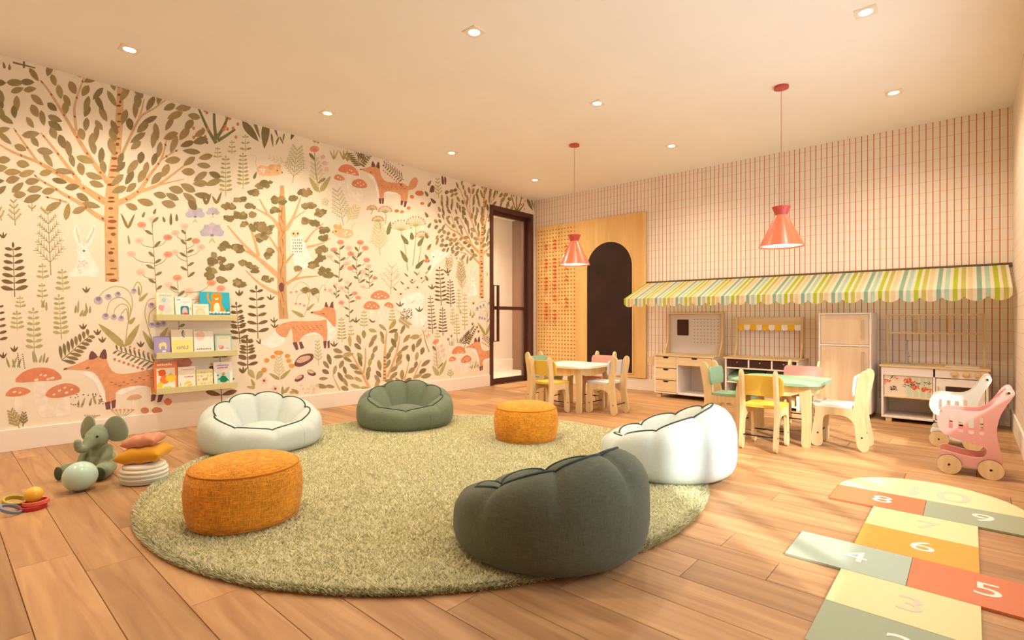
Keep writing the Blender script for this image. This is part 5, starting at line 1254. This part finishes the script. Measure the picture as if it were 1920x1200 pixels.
def a12(P):
    lines(P, .18, .84, 8, .06, rgb(130, 120, 190), .04); lines(P, .2, .74, 6, .07, rgb(206, 110, 150), .05); P.add([(.16, .06), (.84, .06), (.84, .58), (.16, .58)], rgb(188, 214, 206)); P.poly([(.36, .42), (.3, .24), (.45, .2), (.6, .2), (.72, .26), (.64, .4), (.5, .46)], rgb(36, 130, 84)); P.ell(.5, .52, .09, .06, rgb(206, 130, 66)); P.add([(.4, .04), (.62, .04), (.6, .2), (.42, .2)], rgb(222, 150, 70)); P.blob(.2, .48, .04, rgb(36, 130, 84)); P.stroke([(.34, .36), (.2, .3)], .06, .04, rgb(36, 130, 84)); P.stroke([(.66, .34), (.78, .24)], .06, .04, rgb(36, 130, 84))
zl = [.9075, .6005, .3175]
bk = [('pastel picture book with pink and aqua blots, top ledge left', 1.200, 1.323, zl[0], 1.122, (250, 234, 200), .03, .072, a1), ('white picture book with a teal box on its cover, top ledge', 1.331, 1.452, zl[0], 1.091, (244, 238, 230), .03, .072, a2), ('small cream picture book with a round tan emblem, top ledge', 1.456, 1.575, zl[0], 1.037, (246, 236, 216), .02, .082, a3), ('bright blue picture book with a waving orange bear', 1.520, 1.755, zl[0], 1.144, (44, 182, 206), .03, .050, a4),
      ('lilac picture book with a cream animal, middle ledge left', 1.183, 1.294, zl[1], .771, (150, 136, 176), .025, .072, a5), ('cream and yellow picture book with mirrored title, middle ledge', 1.304, 1.461, zl[1], .824, (240, 228, 196), .03, .072, a6), ('white picture book with a peach circle, middle ledge', 1.467, 1.618, zl[1], .806, (246, 234, 220), .03, .072, a7), ('mint edged picture book with small pink figures, middle ledge right', 1.627, 1.763, zl[1], .779, (164, 198, 178), .025, .072, a8),
      ('orange picture book with red and yellow shapes, lowest ledge left', 1.185, 1.345, zl[2], .567, (236, 128, 52), .03, .072, a9), ('cream picture book with a yellow swoosh, lowest ledge', 1.351, 1.478, zl[2], .513, (250, 234, 208), .025, .072, a10), ('yellow and lilac patterned picture book, lowest ledge', 1.484, 1.610, zl[2], .483, (242, 226, 168), .02, .072, a11), ('white picture book with a green coated figure, lowest ledge right', 1.619, 1.769, zl[2], .537, (244, 234, 218), .03, .072, a12)]
for b_ in bk:
    o = book(*b_[:8], art=b_[8])
    if 'mirrored' in b_[0]:
        tx = text_mesh('Lino', .05, mat('title_mauve', (170, 120, 150), .6), o, (.0006, .078, .075), (PI / 2, 0, PI / 2), 'title', .0002); tx.scale = (-1, 1, 1)

# ------------------------------------------------------------------ toys on the floor at left
def remeshed(name, bm, m, parent, vox=.0045, it=8):
    me = bpy.data.meshes.new(name); bm.to_mesh(me); bm.free()
    o = bpy.data.objects.new(name, me); COL.objects.link(o)
    md = o.modifiers.new('r', 'REMESH'); md.mode = 'VOXEL'; md.voxel_size = vox
    sm = o.modifiers.new('s', 'SMOOTH'); sm.factor = .5; sm.iterations = it
    me2 = bpy.data.meshes.new_from_object(o.evaluated_get(bpy.context.evaluated_depsgraph_get())); bpy.data.objects.remove(o)
    me2.materials.clear(); return obj(name, me2, m, parent, smooth=True)
def ball(bm, c, r, sc=(1, 1, 1), rot=None):
    M_ = Matrix.Translation(c) @ (rot or Matrix.Identity(4)) @ Matrix.Diagonal((*sc, 1)); bmesh.ops.create_uvsphere(bm, u_segments=24, v_segments=16, radius=r, matrix=M_)
def limb(bm, path, rad):
    q = spline(path, 5, False); rq = spline([(r,) for r in rad], 5, False)
    tube(bm, q, [max(.004, r[0]) for r in rq], 14); ball(bm, q[0], rq[0][0]); ball(bm, q[-1], rq[-1][0])
el = thing('toy_elephant', 'sage green plush elephant sitting with raised trunk', 'stuffed toy', (-3.80, .655, 0), math.radians(-50)); el.scale = (.9, .9, .9)
F_el = mat('elephant_plush', (140, 150, 122), .9, .1, bump=.25, bscale=220, sheen=.2)
bm = new()
ball(bm, (-.02, 0, .082), .08, (1, 1.0, 1.0)); ball(bm, (-.012, 0, .135), .062, (.95, 1, 1.15)); ball(bm, (0, 0, .185), .045)
ball(bm, (.018, 0, .243), .068, (1.0, .95, .95)); ball(bm, (.0, 0, .268), .056)
limb(bm, [(.06, 0, .235), (.10, 0, .205), (.132, 0, .195), (.158, 0, .212), (.162, 0, .245)], [.042, .030, .025, .022, .020])
for s in (-1, 1):
    limb(bm, [(-.005, s * .055, .165), (.035, s * .072, .125), (.065, s * .06, .082)], [.030, .027, .025])
    limb(bm, [(.0, s * .055, .050), (.06, s * .086, .050), (.115, s * .108, .050)], [.050, .048, .049])
remeshed('body', bm, F_el, el)
for s in (-1, 1):
    pts = spline([(0, -.035), (.035, -.062), (.078, -.060), (.098, -.015), (.098, .04), (.076, .075), (.036, .078), (0, .04)], 3)
    bm = new(); A = []; B = []
    prism(bm, pts, 'x', -.006, .006, .004)
    for v in bm.verts: v.co.x += -.35 * v.co.y + 2.2 * v.co.y ** 2
    e = obj('ear', bm, F_el, el, smooth=True, loc=(-.004, s * .046, .262)); e.rotation_euler = (math.radians(20 * s), 0, math.radians(12) * s)
    e.scale = (1.1, 1.18 * s, 1.15)
    bm = new(); ball(bm, (.064, s * .040, .258), .0075); obj('eye', bm, mat('bead_eye', (40, 22, 16), .2, .5), el, smooth=True)
    bm = new(); lathe(bm, [(.040, 0), (.043, .004), (.036, .009), (0, .010)], 24, Matrix.Translation((.158, s * .122, .050)) @ Matrix.Rotation(math.radians(22 * s), 4, 'Z') @ Matrix.Rotation(PI / 2, 4, 'Y')); obj('foot_pad', bm, mat('foot_pad_green', (72, 82, 56), .9), el, smooth=True)
el['label'] = 'sage green plush elephant sitting upright with raised trunk beside the mural wall'
bm = new(); ball(bm, (0, 0, 0), .076); tag(obj('ball', bm, mat('mint_rubber', (186, 214, 196), .25, .5), smooth=True, loc=(-3.51, .525, .0765)), 'glossy pale mint ball in front of the plush elephant', 'ball')

def pillow(name, label, loc, rot, a, b, h, m):
    bm = new(); n = 28; G = {}
    for sgn in (1, -1):
        for i in range(n + 1):
            for j in range(n + 1):
                u, v = -1 + 2 * i / n, -1 + 2 * j / n
                if sgn < 0 and (i in (0, n) or j in (0, n)): G[(sgn, i, j)] = G[(1, i, j)]; continue
                e = (1 - u ** 4) * (1 - v ** 4); px_ = a * u * (1 - .05 * (1 - v * v) * abs(u)) ; py_ = b * v * (1 - .05 * (1 - u * u) * abs(v))
                wr = .0035 * math.sin(9 * u + 3 * v) * e
                G[(sgn, i, j)] = bm.verts.new((px_, py_, sgn * h * max(0, e) ** .55 + wr))
        for i in range(n):
            for j in range(n):
                q = [G[(sgn, i, j)], G[(sgn, i + 1, j)], G[(sgn, i + 1, j + 1)], G[(sgn, i, j + 1)]]; bm.faces.new(q if sgn > 0 else q[::-1])
    return tag(obj(name, bm, m, smooth=True, loc=loc, rot=rot), label, 'cushion', 'stacked cushions')
cx, cy = -3.445, .793
t = thing('round_cushion', 'white and mint ribbed round cushion at the bottom of the cushion stack', 'cushion', (cx, cy, 0), .4, 'stacked cushions')
M_cw, M_cm = mat('cushion_white', (236, 226, 208), .9, .1), mat('cushion_mint', (190, 206, 192), .9, .1)
nb = 5
for k in range(nb):
    z0, z1 = .002 + k * .0205, .002 + (k + 1) * .0205; R = (.110, .118, .120, .118, .108)[k]
    prf = [(R - .012, z0), (R - .002, z0 + .004), (R, (z0 + z1) / 2), (R - .002, z1 - .004), (R - .012, z1)]
    bm = new(); lathe(bm, ([(0, z0)] if k == 0 else []) + prf + ([(R - .05, z1 + .006), (0, z1 + .009)] if k == nb - 1 else []), 48, Matrix.Diagonal((1, .92, 1, 1)), cap=False); obj('ribbed_band', bm, M_cw, t, smooth=True)
    if k:
        bm = new(); tube(bm, [((R - .006) * math.cos(a), (R - .006) * .92 * math.sin(a), z0) for a in [2 * PI * q / 48 for q in range(48)]], .0042, 6, True); obj('stripe', bm, M_cm, t, smooth=True)
pillow('pillow', 'mustard yellow pillow in the middle of the cushion stack', (cx, cy, .156), (math.radians(3), math.radians(-5), math.radians(48)), .118, .085, .044, mat('mustard_velvet', (214, 150, 30), .8, .15, bump=.1, bscale=90, sheen=.2))
pillow('pillow', 'small dusty pink pillow on top of the cushion stack', (cx - .01, cy - .0, .228), (math.radians(4), math.radians(-8), math.radians(45)), .092, .064, .032, mat('dusty_pink_linen', (206, 140, 112), .85, .1, bump=.2, bscale=120))

def ring_toy(label, loc, rot, R, col, hgt=.017, thk=.009):
    bm = new(); lathe(bm, [(R - thk, -hgt / 2), (R - .002, -hgt / 2), (R, -hgt / 2 + .002), (R, hgt / 2 - .002), (R - .002, hgt / 2), (R - thk, hgt / 2), (R - thk, -hgt / 2)], 48, cap=False)
    return tag(obj('stacking_ring', bm, mat('ring_%d_%d_%d' % col, col, .45, .35), smooth=False, loc=loc, rot=rot), label, 'toy ring', 'toy rings on the floor')
rx, ry = -3.345, .325
ring_toy('dark red toy ring flat on the floor, bottom of the ring pile', (rx, ry, .0095), (0, 0, 0), .052, (184, 42, 40), .018)
ring_toy('coral pink toy ring lying on the red ring under the yellow ball', (rx - .002, ry + .012, .0285), (math.radians(2), math.radians(-2), 0), .050, (228, 104, 84), .018)
ring_toy('olive green toy ring leaning at the back of the ring pile', (-3.42, .268, .034), (math.radians(-12), math.radians(14), 0), .046, (186, 176, 64), .020)
ring_toy('grey blue toy ring tilted against the ring pile', (-3.325, .248, .024), (math.radians(-24), math.radians(10), 0), .044, (128, 136, 160), .014)
bm = new(); ball(bm, (0, 0, 0), .036); tag(obj('ball', bm, mat('yellow_rubber', (242, 184, 62), .3, .45), smooth=True, loc=(rx - .008, ry + .004, .065)), 'small glossy yellow ball resting on the toy rings', 'ball')
